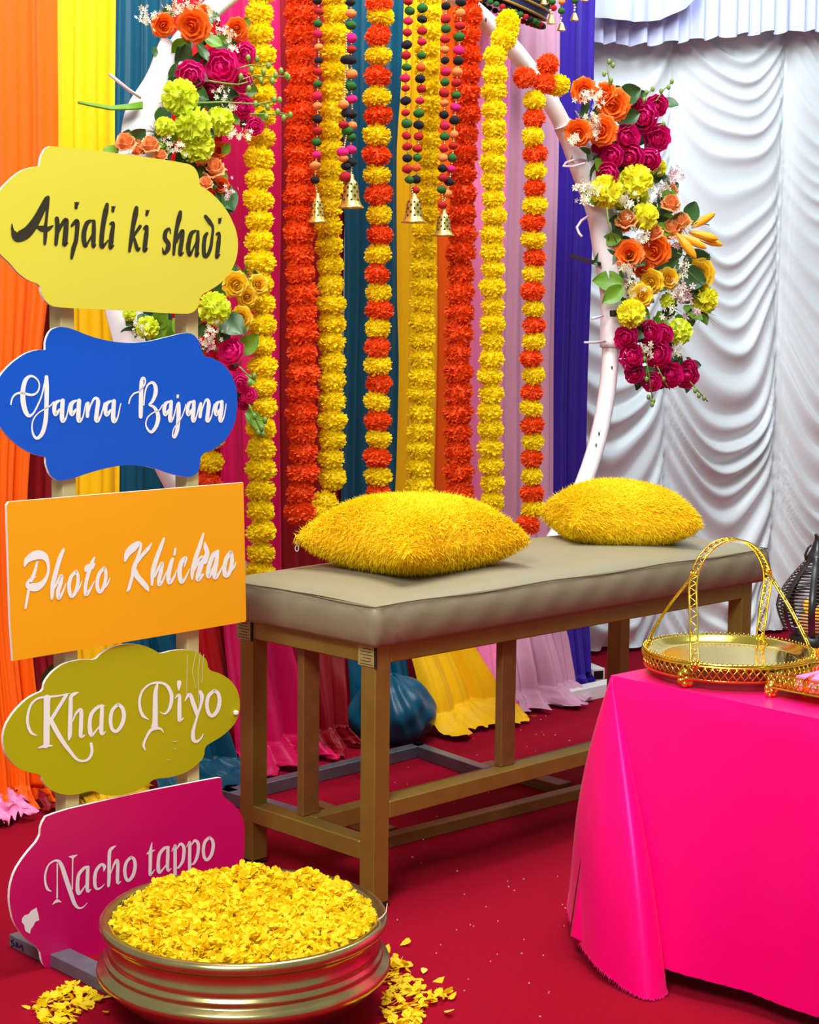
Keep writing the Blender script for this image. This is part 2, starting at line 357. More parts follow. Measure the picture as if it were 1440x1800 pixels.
for j in range(n + 1):
    th = math.pi * j / n; row = []
    for i in range(96):
        a = 2 * math.pi * i / 96; d_ = math.sin(th) * (math.cos(a) * E1 + math.sin(a) * E2) - math.cos(th) * EZ
        wr = 0.05 * math.sin(4 * a + 2 * th + 1.5 * math.sin(2 * th)) + 0.035 * math.sin(11 * a + 5 * th + 2 * math.sin(3 * a)) * math.sin(th) * (1 - .5 * math.cos(th)) + 0.03 * math.sin(7 * th + 3 * math.sin(2 * a))
        p = bcn + d_ * np.array([1, 1, 0]) * (1 + wr) * 0.112 * (1 + 0.15 * math.cos(th)) + EZ * d_[2] * 0.092 * (1 + wr * .6); p[2] = max(p[2], 0.004); row.append(p)
    Pq.append(row)
mb.grid(np.array(Pq), cv=True); part('tucked_bundle', mb, M['c_teal'], tcu, label='bundled up foot of the cloth')
curtain('yellow curtain spreading onto carpet right of teal bundle', M['c_yellow'], 702, 772, 3.215, 8, 0.035, amp=0.008, flare=0.12, sl=-0.01, sr=0.16, pool=0.10, ruff=1.8)
curtain('orange curtain strip behind the right orange garland', M['c_orange'], 768, 834, 3.235, 9, 0.05, flare=0.03, pool=0.03)
curtain('pale pink curtain behind the upright yellow garland', M['c_pink'], 829, 892, 3.225, 10, 0.05, amp=0.010, flare=0.06, pool=0.05)
curtain('dusty lilac curtain behind the alternating orange and yellow garland', M['c_lilac'], 888, 980, 3.22, 11, 0.055, amp=0.014, flare=0.10, sl=0.02, pool=0.07, ruff=1.4)
curtain('deep purple curtain at the right edge of backdrop', M['c_purple'], 976, 1035, 3.225, 12, 0.045, flare=0.07, sl=0.06, sr=-0.02, pool=0.015)
# pink cloth lying in a heap at the left
mb = MB(); n, k = 60, 26
A = np.linspace(0, 1, n)[:, None]; B = np.linspace(0, 1, k)[None, :]
pL = onz(-150, 1492); pR = onz(66, 1444)
base = pL[None, None] * (1 - A[..., None]) + pR[None, None] * A[..., None]
h = 0.010 + 0.10 * np.sin(math.pi * np.clip(B * 0.9, 0, 1)) ** 0.9 * (1 - 0.75 * A ** 2) * (0.8 + 0.25 * np.sin(A * 17 + B * 9)) + 0.016 * np.abs(np.sin(A * 38 + 6 * B)) * (1 - B) + 0.004 * np.sin(A * 90 + 20 * B)
P = base + B[..., None] * 0.20 * E2[None, None] * (1 - 0.45 * A[..., None] ** 2) + np.stack([0.012 * np.sin(B * 19 + A * 12), 0.012 * np.sin(A * 31) * np.ones_like(B), h * np.ones_like(A)], -1)
mb.grid(P)
single('fabric_heap', mb, M['c_pink'], 'crumpled pink cloth lying on carpet under orange curtain', 'cloth', base[0, 0])

# ------------------------------------------------------------------ white backdrop stand feet
for lab, x0, y0, x1, y1, ln in (('white square tube foot nearer the bench, under purple curtain', 986, 1243, 1075, 1223, 0.38), ('white tube foot with open end behind purple curtain', 1062, 1197, 1025, 1182, 0.40)):
    p0 = onz(x0, y0); p1 = onz(x1, y1); dr = (p1 - p0) / np.linalg.norm(p1 - p0)
    r_ = thing('stand_foot', lab, 'backdrop stand', p0, 'white feet of the backdrop stand')
    mb = MB(); sd = np.cross(dr, EZ); mb.bar(p0 + EZ * 0.02 - sd * 0.02, p0 + dr * ln + EZ * 0.02 - sd * 0.02, 0.045, 0.04); part('tube', mb, M['white_paint'], r_, False)
    mb = MB(); mb.box(p0 + EZ * 0.02 - sd * 0.02 - dr * 0.0005, dr * 0.001, sd * 0.016, EZ * 0.013); part('tube_opening', mb, M['black'], r_, False, label='dark open end')

# ------------------------------------------------------------------ flower ring
LEAN = math.radians(6)
RN = E2 * math.cos(LEAN) - EZ * math.sin(LEAN); RV = EZ * math.cos(LEAN) + E2 * math.sin(LEAN)
RC = 2.849 * E1 + 1.446 * RV + 2.798 * RN; RR = 0.809
def onring(x, y, off=0.0): return ond(x, y, 2.798 - off, RN)
def rang(x, y): p = onring(x, y) - RC; return math.atan2(p @ RV, p @ E1)
def rp(a, r=RR, off=0.0): return RC + r * (math.cos(a) * E1 + math.sin(a) * RV) - off * RN
ring = thing('flower_ring', 'white painted metal ring standing before the coloured curtains', 'arch', F3(2.75, 2.85, 0))
mb = MB(); mb.tube([rp(2 * math.pi * k / 120) for k in range(120)], 0.0235, 14, True); part('ring_tube', mb, M['white_paint'], ring)
for i, (x0, y0, x1, y1) in enumerate([(404, 1388, 735, 1308), (735, 1308, 880, 1357), (404, 1388, 545, 1429)]):
    p0, p1 = onz(x0, y0, 0.03), onz(x1, y1, 0.03)
    mb = MB(); dr = (p1 - p0) / np.linalg.norm(p1 - p0); mb.bar(p0 - EZ * 0.015 - dr * 0.015, p1 - EZ * 0.015 + dr * 0.015, 0.03, 0.03); part('base_bar', mb, M['steel'], ring, False, label='bare grey steel base bar' if i == 0 else None)
pq = ond(663, 1340, 2.85); aq = pq @ E1
pt = min((rp(2 * math.pi * k / 720) for k in range(360, 720)), key=lambda q: abs(q @ E1 - aq))
mb = MB(); mb.bar(F3(aq, 2.85, 0), [pt[0], pt[1], pt[2]], 0.02, 0.02, side=E2); part('support_post', mb, M['steel'], ring, False)
def wrap(a0, a1, ri, ro, n=40, seed=1, taper=(0.0, 0.0)):
    T = np.linspace(0, 1, n); m_ = MB(); rows = []
    for t in T:
        a = a0 + (a1 - a0) * t; tp = 1 - taper[0] * max(0, 1 - t / 0.15) - taper[1] * max(0, 1 - (1 - t) / 0.1)
        i_ = ri + 0.004 * math.sin(t * 17 + seed); o_ = ri + (ro - ri + 0.006 * math.sin(t * 23 + seed * 2)) * tp
        row = [rp(a, i_, 0.012), rp(a, i_ + 0.004, 0.026), rp(a, i_ + (o_ - i_) * 0.35, 0.033 + 0.003 * math.sin(t * 31)), rp(a, i_ + (o_ - i_) * 0.7, 0.024), rp(a, o_, 0.012 + 0.004 * math.sin(t * 19)), rp(a, o_, 0.006), rp(a, i_ + (o_ - i_) * 0.5, -0.026), rp(a, i_, -0.01)]
        rows.append(row)
    m_.grid(np.array(rows), cv=True)
    m_.f.append(list(range(8))); m_.f.append([(n - 1) * 8 + k for k in range(8)]); m_.mi += [0, 0]
    return m_
part('cloth_wrap', wrap(rang(998, 206), rang(1072, 612), RR - 0.032, RR + 0.075, taper=(0.5, 0.3)), M['wrap'], ring, label='white sheet wrapped round the right of ring')
aL0, aL1 = rang(300, 84), rang(205, 640)
if aL1 < aL0: aL1 += 2 * math.pi
part('cloth_wrap', wrap(aL0, aL1, RR - 0.040, RR + 0.040, seed=4), M['wrap'], ring, label='white sheet wrapped round the left of ring')
for pts in ([(1030, 282), (1012, 280), (995, 286), (990, 292), (1005, 293), (1028, 287)], [(1034, 380), (1022, 388), (1014, 400), (1018, 410), (1023, 416)], [(1064, 600), (1045, 602), (1028, 602)], [(1060, 555), (1050, 558), (1041, 560)], [(247, 172), (225, 157), (193, 131)]):
    mb = MB(); mb.tube([onring(x, y, 0.03 + 0.008 * i) for i, (x, y) in enumerate(pts)], 0.0035, 6); part('cable_tie', mb, M['tie'], ring)
mb = MB()
for (x, y) in ((988, 203), (1058, 470), (1063, 565), (1068, 648), (1054, 770), (1048, 790), (848, 26)):
    a = rang(x, y); mb.ball(rp(a, RR - 0.012 + 0.01 * math.sin(x), 0.019), 0.0036, 6, 4, sc=(.7, 1, 1.5))
part('paint_chips', mb, mat('chipped_paint', (70, 55, 50), 0.8), ring, kind='stuff')
mb = MB(); mb.bar(onring(1002, 449, -0.20), onring(1056, 465, 0.02), 0.012, 0.004, side=EZ); part('black_strap', mb, M['black'], ring, False, label='black strap tying ring to the backdrop')
mb = MB(); mb.box(onring(1079, 551, 0.05), E1 * 0.013, RV * 0.009, RN * 0.006, bev=0.003); part('black_clip', mb, M['black'], ring, False)

# ------------------------------------------------------------------ marigold garlands
def bloom_mesh(name, m, seed, n=420):
    rr = np.random.RandomState(seed); mb = MB(); mb.ball((0, 0, 0), 0.78, 12, 8)
    ga = math.pi * (3 - 5 ** 0.5)
    for i in range(n):
        z = 1 - 2 * (i + 0.5) / n; r = math.sqrt(1 - z * z); a = ga * i + rr.uniform(-.2, .2)
        d = np.array([r * math.cos(a), r * math.sin(a), z]); d = d + rr.normal(0, 0.16, 3); d /= np.linalg.norm(d)
        t = np.cross(d, rr.normal(size=3)); t /= np.linalg.norm(t); b = np.cross(d, t)
        L = rr.uniform(0.88, 1.10); w = rr.uniform(0.055, 0.10); c = rr.uniform(-0.10, 0.10)
        p0 = d * 0.55; v = [p0 - t * w * 0.4, p0 + t * w * 0.4, d * 0.82 - t * w + b * c, d * 0.82 + t * w + b * c, d * L * 0.97 - t * w * 1.1 + b * c * 2, d * L - t * 0 + b * (c * 2.4), d * L * 0.96 + t * w * 1.1 + b * c * 2]
        mb.add(v, [(0, 1, 3, 2), (2, 3, 5, 4), (3, 6, 5)])
    return mb.mesh(name, m, False)
YB = [bloom_mesh('yellow_bloom', M['y_bloom'], s) for s in (1, 2, 3)]
OB = [bloom_mesh('orange_bloom', M['o_bloom'], s) for s in (4, 5, 6)]
def garland(label, items, d, wpx, hpx, jit=1.5):             # items: (x, y, 'Y'|'O')
    dd = d if isinstance(d, tuple) else (d, d)
    pts = [(ond(x, y, dd[0] + (dd[1] - dd[0]) * i / (len(items) - 1)), c) for i, (x, y, c) in enumerate(items)]
    root = thing('marigold_garland', label, 'garland', pts[0][0] + EZ * 0.02, 'marigold garlands of the ring')
    rt = np.array(root.location)
    mb = MB(); mb.tube([p for p, c in pts], 0.0012, 4); part('thread', mb, M['thread'], root)
    for i, (p, c) in enumerate(pts):
        s = 1 / pxm(p)
        o = link('bloom', rnd.choice(YB if c == 'Y' else OB), root, p - rt + np.array([rnd.uniform(-jit, jit), rnd.uniform(-1, 1), rnd.uniform(-jit, jit) * 0.6]) * s)
        k = rnd.uniform(0.94, 1.08)
        o.scale = (wpx / 2 * s * k, wpx / 2 * s * k, hpx / 2 * s * rnd.uniform(0.95, 1.1)); o.rotation_euler = (rnd.uniform(-.25, .25), rnd.uniform(-.25, .25), rnd.uniform(0, 6.28))
    return root
def run(xs, ys, step, c):                                     # x interpolated over the given heights
    out = []; y = ys[0]; i = 0
    while y <= ys[-1]:
        out.append((float(np.interp(y, ys, xs)), y, c[i % len(c)])); y += step; i += 1
    return out
garland('yellow marigold garland nearest the signs, hanging down to the bench', run([456, 457, 462, 455, 460, 460, 458], [-14, 60, 130, 330, 600, 760, 1012], 36.5, 'Y'), (2.97, 2.825), 52, 43)
garland('dense bright orange marigold garland beside the first pompom string', run([528, 528, 526, 524, 531, 532, 524], [-10, 150, 350, 430, 520, 830, 925], 35, 'O'), 2.95, 55, 48)
garland('dense yellow marigold garland with kinked foot touching the pillow', run([588, 590, 580, 578, 584, 583, 586], [-10, 110, 300, 430, 560, 800, 858], 34, 'Y') + [(572, 884, 'Y'), (558, 905, 'Y')], 2.97, 50, 44)
g4 = [(668, 6, 'O'), (670, 30, 'Y'), (665, 63, 'O'), (666, 98, 'Y'), (665, 134, 'O'), (664, 170, 'Y'), (666, 203, 'O'), (664, 238, 'Y'), (663, 272, 'O'), (663, 308, 'Y'), (666, 343, 'O'), (665, 377, 'Y'), (667, 412, 'O'), (666, 448, 'Y'), (663, 482, 'O'), (667, 514, 'Y'), (667, 545, 'O'), (665, 578, 'Y')]
g4 += [(664 + (i % 3) - 1, 578 + 32.2 * (i + 1), 'OY'[i % 2]) for i in range(9)]
garland('orange and yellow striped marigold garland before the middle teal curtain', g4, 2.97, 48, 40)
garland('yellow marigold garland half hidden behind the paired pompom string', run([754, 752, 754, 750, 746, 743, 738, 737], [-10, 120, 260, 350, 420, 560, 760, 872], 32, 'Y'), 2.98, 46, 42)
garland('dense orange marigold garland left of the pale pink curtain', run([823, 822, 818, 813, 811, 806, 805, 808], [-10, 80, 200, 330, 470, 600, 780, 872], 35, 'O'), 2.97, 51, 48)
garland('yellow marigold garland knotted on ring before pale pink curtain', [(893, 36, 'Y'), (891, 52, 'Y'), (884, 68, 'Y')] + run([870, 868, 869, 867, 866, 863, 862, 867], [98, 200, 300, 420, 560, 680, 760, 900], 31.3, 'Y'), 2.86, 44, 40)
garland('yellow and orange striped garland knotted on ring before lilac curtain', [(962, 113, 'O'), (922, 136, 'O'), (956, 146, 'O'), (979, 150, 'Y')] + [(940, 178, 'Y'), (941, 208, 'O'), (937, 240, 'Y'), (941, 272, 'O'), (941, 300, 'Y'), (940, 331, 'O'), (941, 360, 'Y'), (938, 391, 'O'), (939, 422, 'Y'), (940, 453, 'O'), (938, 482, 'Y'), (937, 511, 'O'), (938, 542, 'Y'), (940, 571, 'O'), (938, 600, 'Y'), (935, 631, 'O'), (937, 660, 'Y'), (935, 691, 'O'), (935, 718, 'Y'), (935, 747, 'O'), (936, 776, 'Y'), (936, 806, 'O'), (936, 837, 'Y'), (936, 868, 'O'), (935, 895, 'Y'), (929, 922, 'O')], 2.86, 42, 36)
garland('short yellow and orange garland seen below the blue sign', [(372, 700, 'Y'), (372, 735, 'O'), (371, 772, 'Y'), (370, 812, 'Y'), (367, 850, 'O'), (368, 886, 'Y')], 2.92, 46, 40)

# ------------------------------------------------------------------ pompom strings with bells
POM = {}
def pom_mesh(k):
    if k not in POM:
        mb = MB(); mb.ball((0, 0, 0), 1, 14, 10, sc=(1, 1, 0.86)); V = mb.v[0]; V *= 1 + RS.normal(0, 0.035, (len(V), 1)); POM[k] = mb.mesh('pompom_wool', M['p' + k])
    return POM[k]
def bell_parts(root, c, hw, h, loop=True):                    # c bottom centre
    prof = [(1.0, 0), (1.02, 0.03), (0.92, 0.07), (0.76, 0.13), (0.68, 0.25), (0.62, 0.45), (0.57, 0.62), (0.48, 0.75), (0.33, 0.82), (0.24, 0.85), (0.22, 0.97), (0.16, 1.0), (0.02, 1.01)]
    mb = MB(); mb.lathe([(r * hw, z * h) for r, z in prof], c, 28); mb.lathe([(0.92 * hw, 0.03 * h), (0.6 * hw, 0.3 * h), (0.02 * hw, 0.7 * h)], c, 20)
    b = part('bell', mb, M['bellgold'], root)
    mb = MB()
    for zi, (zf, off) in enumerate(((0.24, 0), (0.36, .5), (0.48, 0), (0.60, .5), (0.70, 0))):
        r0 = np.interp(zf, [p[1] for p in prof], [p[0] for p in prof]) * hw + 0.0006
        for k in range(7):
            a = 2 * math.pi * (k + off) / 7 + 0.3; o = np.array([math.cos(a), math.sin(a), 0.12]); tx = np.array([-math.sin(a), math.cos(a), 0]); ty = np.array([-0.12 * math.cos(a), -0.12 * math.sin(a), 1])
            ctr = np.array(c) + np.array([math.cos(a) * r0, math.sin(a) * r0, zf * h]); rs = hw * 0.15
            v = [ctr + o * 0.0004] + [ctr + (rs if q % 2 == 0 else rs * 0.45) * (math.sin(math.pi * q / 5) * tx + math.cos(math.pi * q / 5) * ty) for q in range(10)]
            mb.add(v, [(0, 1 + q, 1 + (q + 1) % 10) for q in range(10)])
    t = link('star_cutouts', mb.mesh('star_cutouts', M['black_gap'], False, np.array(root.location)), b); tag(t, 'dark star shaped cutouts', None, None, 'stuff')
def pom_string(label, strands, d, bell, s=4.1875, o=(540, 0), r0=38):
    cv = lambda x, y, dd=d: ond(x / s + o[0], y / s + o[1], dd)
    bx, bt, bb, bw = bell
    top = cv(strands[0][0][0], strands[0][0][1] - 60)
    root = thing('pompom_string', label, 'hanging decoration', top, 'pompom strings with bells')
    for pts in strands:
        P = [cv(x, y) for x, y, c in pts] ; B = cv(bx, bt + 30)
        path = [P[0] + EZ * 0.06] + P + [B]
        mb = MB(); mb.tube(path, 0.0012, 4); part('thread', mb, M['thread'], root)
        mb = MB()
        for i in range(len(path) - 1):
            q0, q1 = path[i], path[i + 1]; L = np.linalg.norm(q1 - q0); k = max(2, int(L / 0.0055))
            for j in range(k + 1): mb.ball(q0 + (q1 - q0) * j / k - E2 * 0.001, 0.0026, 6, 4)
        part('beads', mb, M['bead'], root, kind='stuff')
        for (x, y, c), p in zip(pts, P):
            rr = r0 * rnd.uniform(0.88, 1.12) / s / pxm(p); ob = link('pompom', pom_mesh(c), root, p - np.array(root.location)); ob.scale = (rr, rr, rr * rnd.uniform(0.82, 0.98)); ob.rotation_euler = (0, rnd.uniform(-.3, .3), rnd.uniform(0, 6))
    c = cv(bx, bb - 15); k = 1 / s / pxm(c)
    bell_parts(root, c, bw * k, (bb - bt) * k)
D_P = 2.87
pom_string('pompom string with bell wedged between orange and yellow garlands', [[(75, 5, 'K'), (85, 85, 'R'), (78, 172, 'G'), (78, 250, 'C'), (85, 345, 'O'), (85, 445, 'K'), (80, 530, 'R'), (78, 620, 'G'), (72, 705, 'C'), (76, 780, 'O'), (75, 875, 'K'), (75, 965, 'R'), (70, 1045, 'G'), (68, 1140, 'P'), (60, 1220, 'O'), (58, 1325, 'K')]], 2.90, (76, 1440, 1655, 72))
pom_string('pompom string with large bell before the teal curtain', [[(320, 18, 'K'), (322, 100, 'O'), (322, 185, 'G'), (325, 280, 'P'), (325, 365, 'R'), (322, 440, 'K'), (325, 545, 'O'), (322, 632, 'G'), (328, 730, 'P'), (330, 840, 'K'), (330, 925, 'O'), (320, 1010, 'G'), (322, 1100, 'P'), (325, 1195, 'K')], [(285, 440, 'K'), (268, 770, 'O'), (290, 835, 'K'), (268, 920, 'R'), (295, 965, 'G'), (262, 1120, 'P'), (268, 1165, 'O'), (285, 1225, 'K'), (282, 1300, 'R')]], D_P, (322, 1300, 1548, 95), r0=43)
pom_string('paired pompom string with bell before the right yellow curtain', [[(742, 10, 'R'), (755, 80, 'G'), (743, 155, 'C'), (738, 240, 'R'), (733, 330, 'K'), (728, 408, 'R'), (733, 495, 'G'), (722, 575, 'C'), (725, 650, 'R'), (725, 742, 'K'), (725, 830, 'R'), (733, 910, 'G'), (732, 1000, 'R'), (737, 1080, 'R'), (738, 1165, 'K'), (737, 1245, 'R'), (753, 1325, 'G')], [(848, 60, 'G'), (847, 142, 'K'), (847, 228, 'R'), (845, 310, 'C'), (843, 408, 'G'), (838, 495, 'V'), (832, 580, 'K'), (842, 655, 'R'), (830, 742, 'C'), (822, 835, 'G'), (822, 920, 'K'), (822, 1005, 'R'), (812, 1095, 'R'), (810, 1160, 'G'), (805, 1235, 'V'), (803, 1320, 'K'), (797, 1400, 'R')]], D_P, (785, 1440, 1655, 92))
pom_string('paired pompom string with bell before the right orange garland', [[(1022, 45, 'K'), (1020, 140, 'R'), (1022, 212, 'G'), (1015, 290, 'R'), (1013, 365, 'O'), (1015, 445, 'K'), (1020, 528, 'C'), (1015, 605, 'G'), (1008, 685, 'R'), (1010, 758, 'O'), (1008, 845, 'K'), (1013, 925, 'C'), (1012, 1005, 'G'), (1005, 1095, 'R'), (1000, 1160, 'O'), (998, 1240, 'K'), (1000, 1310, 'R'), (990, 1395, 'G')], [(1132, 15, 'K'), (1128, 95, 'O'), (1125, 190, 'R'), (1120, 270, 'G'), (1118, 370, 'P'), (1113, 450, 'K'), (1105, 530, 'O'), (1100, 610, 'R'), (1097, 700, 'G'), (1092, 790, 'P'), (1085, 885, 'K'), (1080, 990, 'O'), (1075, 1075, 'R'), (1068, 1162, 'G'), (1060, 1245, 'P'), (1045, 1340, 'K'), (1030, 1425, 'O'), (998, 1510, 'R')]], D_P, (1005, 1560, 1752, 78))

# ------------------------------------------------------------------ embroidered parasol and small bells, top right
pc = ond(886, -8, 3.095); k_ = 1 / pxm(pc); par = thing('embroidered_parasol', 'navy embroidered parasol with gold braid and pompom fringe above garlands', 'parasol', pc)
ax = EZ * math.cos(0.25) + E1 * math.sin(-0.25) * -1 * 0.7 - E2 * 0.35; ax /= np.linalg.norm(ax); ux = E1 - ax * (E1 @ ax); ux /= np.linalg.norm(ux); uy = np.cross(ax, ux)
Rp = 84 * k_
def ring_at(r, h, n=64): return [pc + Rp * (r * (math.cos(2 * math.pi * i / n) * ux + math.sin(2 * math.pi * i / n) * uy)) + ax * h * k_ for i in range(n)]
mb = MB(); mb.grid(np.array([ring_at(1.0, -14), ring_at(1.0, 0), ring_at(0.98, 26), ring_at(0.86, 60), ring_at(0.5, 110), ring_at(0.02, 135)]), cv=True); part('canopy', mb, M['navy'], par)
for h in (-12, 2, 30):
    mb = MB(); mb.tube(ring_at(1.012, h), 0.0035, 6, True); part('braid', mb, M['braid'], par)
mb = MB()
for i in range(40):
    a = 2 * math.pi * i / 40
    for sg in (0, math.pi): pass
    mb.tube([pc + Rp * 1.015 * (math.cos(a + t * 0.155) * ux + math.sin(a + t * 0.155) * uy) + ax * k_ * (16 + 7 * math.sin(t * 2 * math.pi)) for t in np.linspace(0, 1, 7)], 0.0022, 5)
part('chain_braid', mb, M['braid'], par, kind='stuff')
for i, p in enumerate(ring_at(1.0, -24, 46)):
    ob = link('fringe_pompom', pom_mesh('GRKG'[i % 4]), par, p - pc); ob.scale = (0.0085,) * 3
mb = MB(); mb.tube([pc + ax * 110 * k_, pc + ax * 300 * k_], 0.004, 6); part('pole', mb, M['braid'], par)
bh = thing('bell_cluster', 'cluster of small brass bells with wool balls before purple curtain', 'hanging decoration', ond(990, -30, 2.95))
for x, y, w, h in ((969, 42, 8, 18), (987, 54, 8, 15), (1010, 36, 8, 14), (956, 8, 7, 12), (1028, 2, 7, 12)):
    c = ond(x, y, 2.95); kk = 1 / pxm(c)
    mb = MB(); mb.lathe([(w * kk, 0), (w * 0.85 * kk, h * 0.2 * kk), (w * 0.62 * kk, h * 0.6 * kk), (w * 0.3 * kk, h * 0.95 * kk), (0.001, h * kk)], c, 16); part('small_bell', mb, M['bellgold'], bh)
    mb = MB(); mb.tube([c + EZ * h * kk, ond(x + (992 - x) * 0.4, -30, 2.95)], 0.001, 4); part('thread', mb, M['thread'], bh)
for x, y, c in ((971, 3, 'G'), (988, 3, 'O'), (987, 19, 'G'), (1011, 1, 'G'), (973, 14, 'R')):
    p = ond(x, y, 2.945); ob = link('wool_ball', pom_mesh(c), bh, p - np.array(bh.location)); ob.scale = (0.0095,) * 3
mb = MB()
for x, y in ((968, 18), (970, 22), (987, 32), (985, 36), (986, 40), (1010, 8), (1011, 13), (1010, 18)): mb.ball(ond(x, y, 2.947), 0.0028, 6, 4)
part('beads', mb, M['white_paint'], bh, kind='stuff')

# ------------------------------------------------------------------ artificial flowers
def patch(prof, phi, dlt, nt=5, ns=5, cut=0.16, wav=0.0, seed=0):   # petal as a patch of a surface of revolution, profile (rho,h)
    rr = random.Random(seed); T = np.linspace(0, 1, nt); S = np.linspace(-1, 1, ns); P = np.zeros((nt, ns, 3))
    pr = np.array([p[0] for p in prof]); ph = np.array([p[1] for p in prof]); tt = np.linspace(0, 1, len(prof)); w0 = rr.uniform(0, 6)
    for i, t in enumerate(T):
        for j, s in enumerate(S):
            te = t * (1 - cut * s * s); rho = np.interp(te, tt, pr); h = np.interp(te, tt, ph)
            D = dlt * (0.45 + 0.55 * math.sin(min(1, t * 1.25) * math.pi / 2)); rho2 = rho * (1 + 0.06 * s * s * t) + wav * t * math.sin(5 * s + w0)
            P[i, j] = (rho2 * math.cos(phi + s * D), rho2 * math.sin(phi + s * D), h + wav * t * math.cos(4 * s + w0))
    return P
def rose_mesh(name, m, seed, openness=1.0):
    rr = random.Random(seed); mb = MB(); mb.ball((0, 0, 0), 0.13, 8, 6)
    layers = [(3, [(0.06, -0.3), (0.13, 0.1), (0.12, 0.42)], 1.2), (4, [(0.08, -0.35), (0.27, 0.0), (0.27, 0.36)], 0.95), (5, [(0.08, -0.4), (0.42, -0.08), (0.50, 0.26), (0.56, 0.30)], 0.8), (5, [(0.08, -0.45), (0.55, -0.2), (0.72, 0.10), (0.84, 0.10)], 0.75), (6, [(0.08, -0.5), (0.62, -0.34), (0.92, -0.10), (1.04, -0.20)], 0.62)]
    for li, (n, pf, dl) in enumerate(layers):
        pf = [(0.06 + (r - 0.06) * openness if li else r, h * (1 if openness >= 1 else 1.25)) for r, h in pf]
        off = rr.uniform(0, 6)
        for k in range(n):
            mb.grid(patch(pf, off + 2 * math.pi * k / n + rr.uniform(-.15, .15), dl * rr.uniform(.9, 1.15), seed=rr.randint(0, 999), wav=0.022 * li))
    return mb.mesh(name, m)
def peony_mesh(name, m, seed):
    rr = random.Random(seed); mb = MB()
    mb.ball((0, 0, -0.05), 0.4, 10, 8)
    for k in range(30):
        a = rr.uniform(0, 6.28); r = rr.uniform(0.02, 0.52); P = patch([(0.03, -0.3), (0.15, 0.05), (0.17, 0.34)], rr.uniform(0, 6), 0.9, 4, 5, wav=0.07, seed=k + seed)
        mb.grid(P * rr.uniform(.8, 1.1) + np.array([r * math.cos(a), r * math.sin(a), 0.12 - r * 0.35]))
    for n, pf, dl in ((6, [(0.1, -0.4), (0.52, -0.05), (0.52, 0.34), (0.44, 0.46)], 0.7), (6, [(0.1, -0.5), (0.72, -0.2), (0.80, 0.20), (0.74, 0.36)], 0.68), (6, [(0.1, -0.55), (0.80, -0.4), (1.0, 0.0), (1.0, 0.16)], 0.62)):
        off = rr.uniform(0, 6)
        for k in range(n): mb.grid(patch(pf, off + 2 * math.pi * k / n, dl * rr.uniform(.8, 1.05), wav=0.06, seed=rr.randint(0, 999)) * rr.uniform(.92, 1.06))
    return mb.mesh(name, m)
def carn_mesh(name, m, seed, n=64):
    rr = np.random.RandomState(seed); mb = MB(); mb.ball((0, 0, -0.05), 0.72, 10, 8); ga = math.pi * (3 - 5 ** .5)
    for i in range(n):
        z = 1 - 1.7 * (i + .5) / n; r = math.sqrt(max(0, 1 - z * z)); a = ga * i
        d = np.array([r * math.cos(a), r * math.sin(a), z]) + rr.normal(0, .12, 3); d /= np.linalg.norm(d)
        t = np.cross(d, rr.normal(size=3)); t /= np.linalg.norm(t); b = np.cross(d, t); w = rr.uniform(.20, .29); P = np.zeros((4, 5, 3))
        for ii, (tt, ww) in enumerate(((0.5, 0.4), (0.78, 1.0), (0.96, 1.15), (1.02, 0.75))):
            for jj, s in enumerate(np.linspace(-1, 1, 5)):
                P[ii, jj] = d * (tt + 0.03 * math.cos(s * 5 + i)) + t * s * w * ww + b * (0.10 * s * s + 0.16 * (tt - .5) + 0.03 * math.sin(7 * s + i))
        mb.grid(P)
    return mb.mesh(name, m)
def bud_mesh(name, m, seed):                                   # closed crocus bud along +z
    mb = MB()
    for k in range(6): mb.grid(patch([(0.10, -1.0), (0.32, -0.4), (0.36, 0.2), (0.24, 0.75), (0.03, 1.0)], 2 * math.pi * k / 6 + 0.1 * (k % 2), 0.62, 7, 5, 0.05, seed=k))
    return mb.mesh(name, m)
def leaf_mesh(name, m):
    mb = MB(); T = np.linspace(0, 1, 7); P = np.zeros((7, 5, 3))
    for i, t in enumerate(T):
        w = 0.36 * math.sin(math.pi * min(1, t * 0.92 + 0.06)) ** 0.8
        for j, s in enumerate(np.linspace(-1, 1, 5)): P[i, j] = (s * w, 0.12 * abs(s) - 0.18 * t * t + 0.02 * math.sin(9 * t + s), t)
    mb.grid(P); return mb.mesh(name, m)
FL = {'O': [rose_mesh('orange_rose', M['fO'], s) for s in (1, 2)], 'RP': [rose_mesh('peach_rosebud', M['fRP'], s, 0.72) for s in (3, 4)], 'RY': [rose_mesh('golden_rose', M['fRY'], s) for s in (5, 6)],
      'PM': [peony_mesh('magenta_peony', M['fPM'], s) for s in (7, 8)], 'PK': [peony_mesh('pink_peony', M['fPK'], s) for s in (9, 10)],
      'CY': [carn_mesh('yellow_carnation', M['fCY'], s) for s in (11, 12)], 'CG': [carn_mesh('lime_carnation', M['fCG'], s) for s in (13, 14)], 'TU': [bud_mesh('amber_bud', M['fTU'], 1)]}
FN = {'O': 'rose', 'RP': 'rosebud', 'RY': 'rose', 'PM': 'peony', 'PK': 'peony', 'CY': 'carnation', 'CG': 'carnation', 'TU': 'crocus_bud'}
LF = [leaf_mesh('dark_leaf', M['leaf']), leaf_mesh('bright_leaf', M['leaf2'])]
def look(zdir, spin=0.0):
    q = Vector(zdir).to_track_quat('Z', 'Y'); return (q.to_matrix() @ Matrix.Rotation(spin, 3, 'Z')).to_euler()
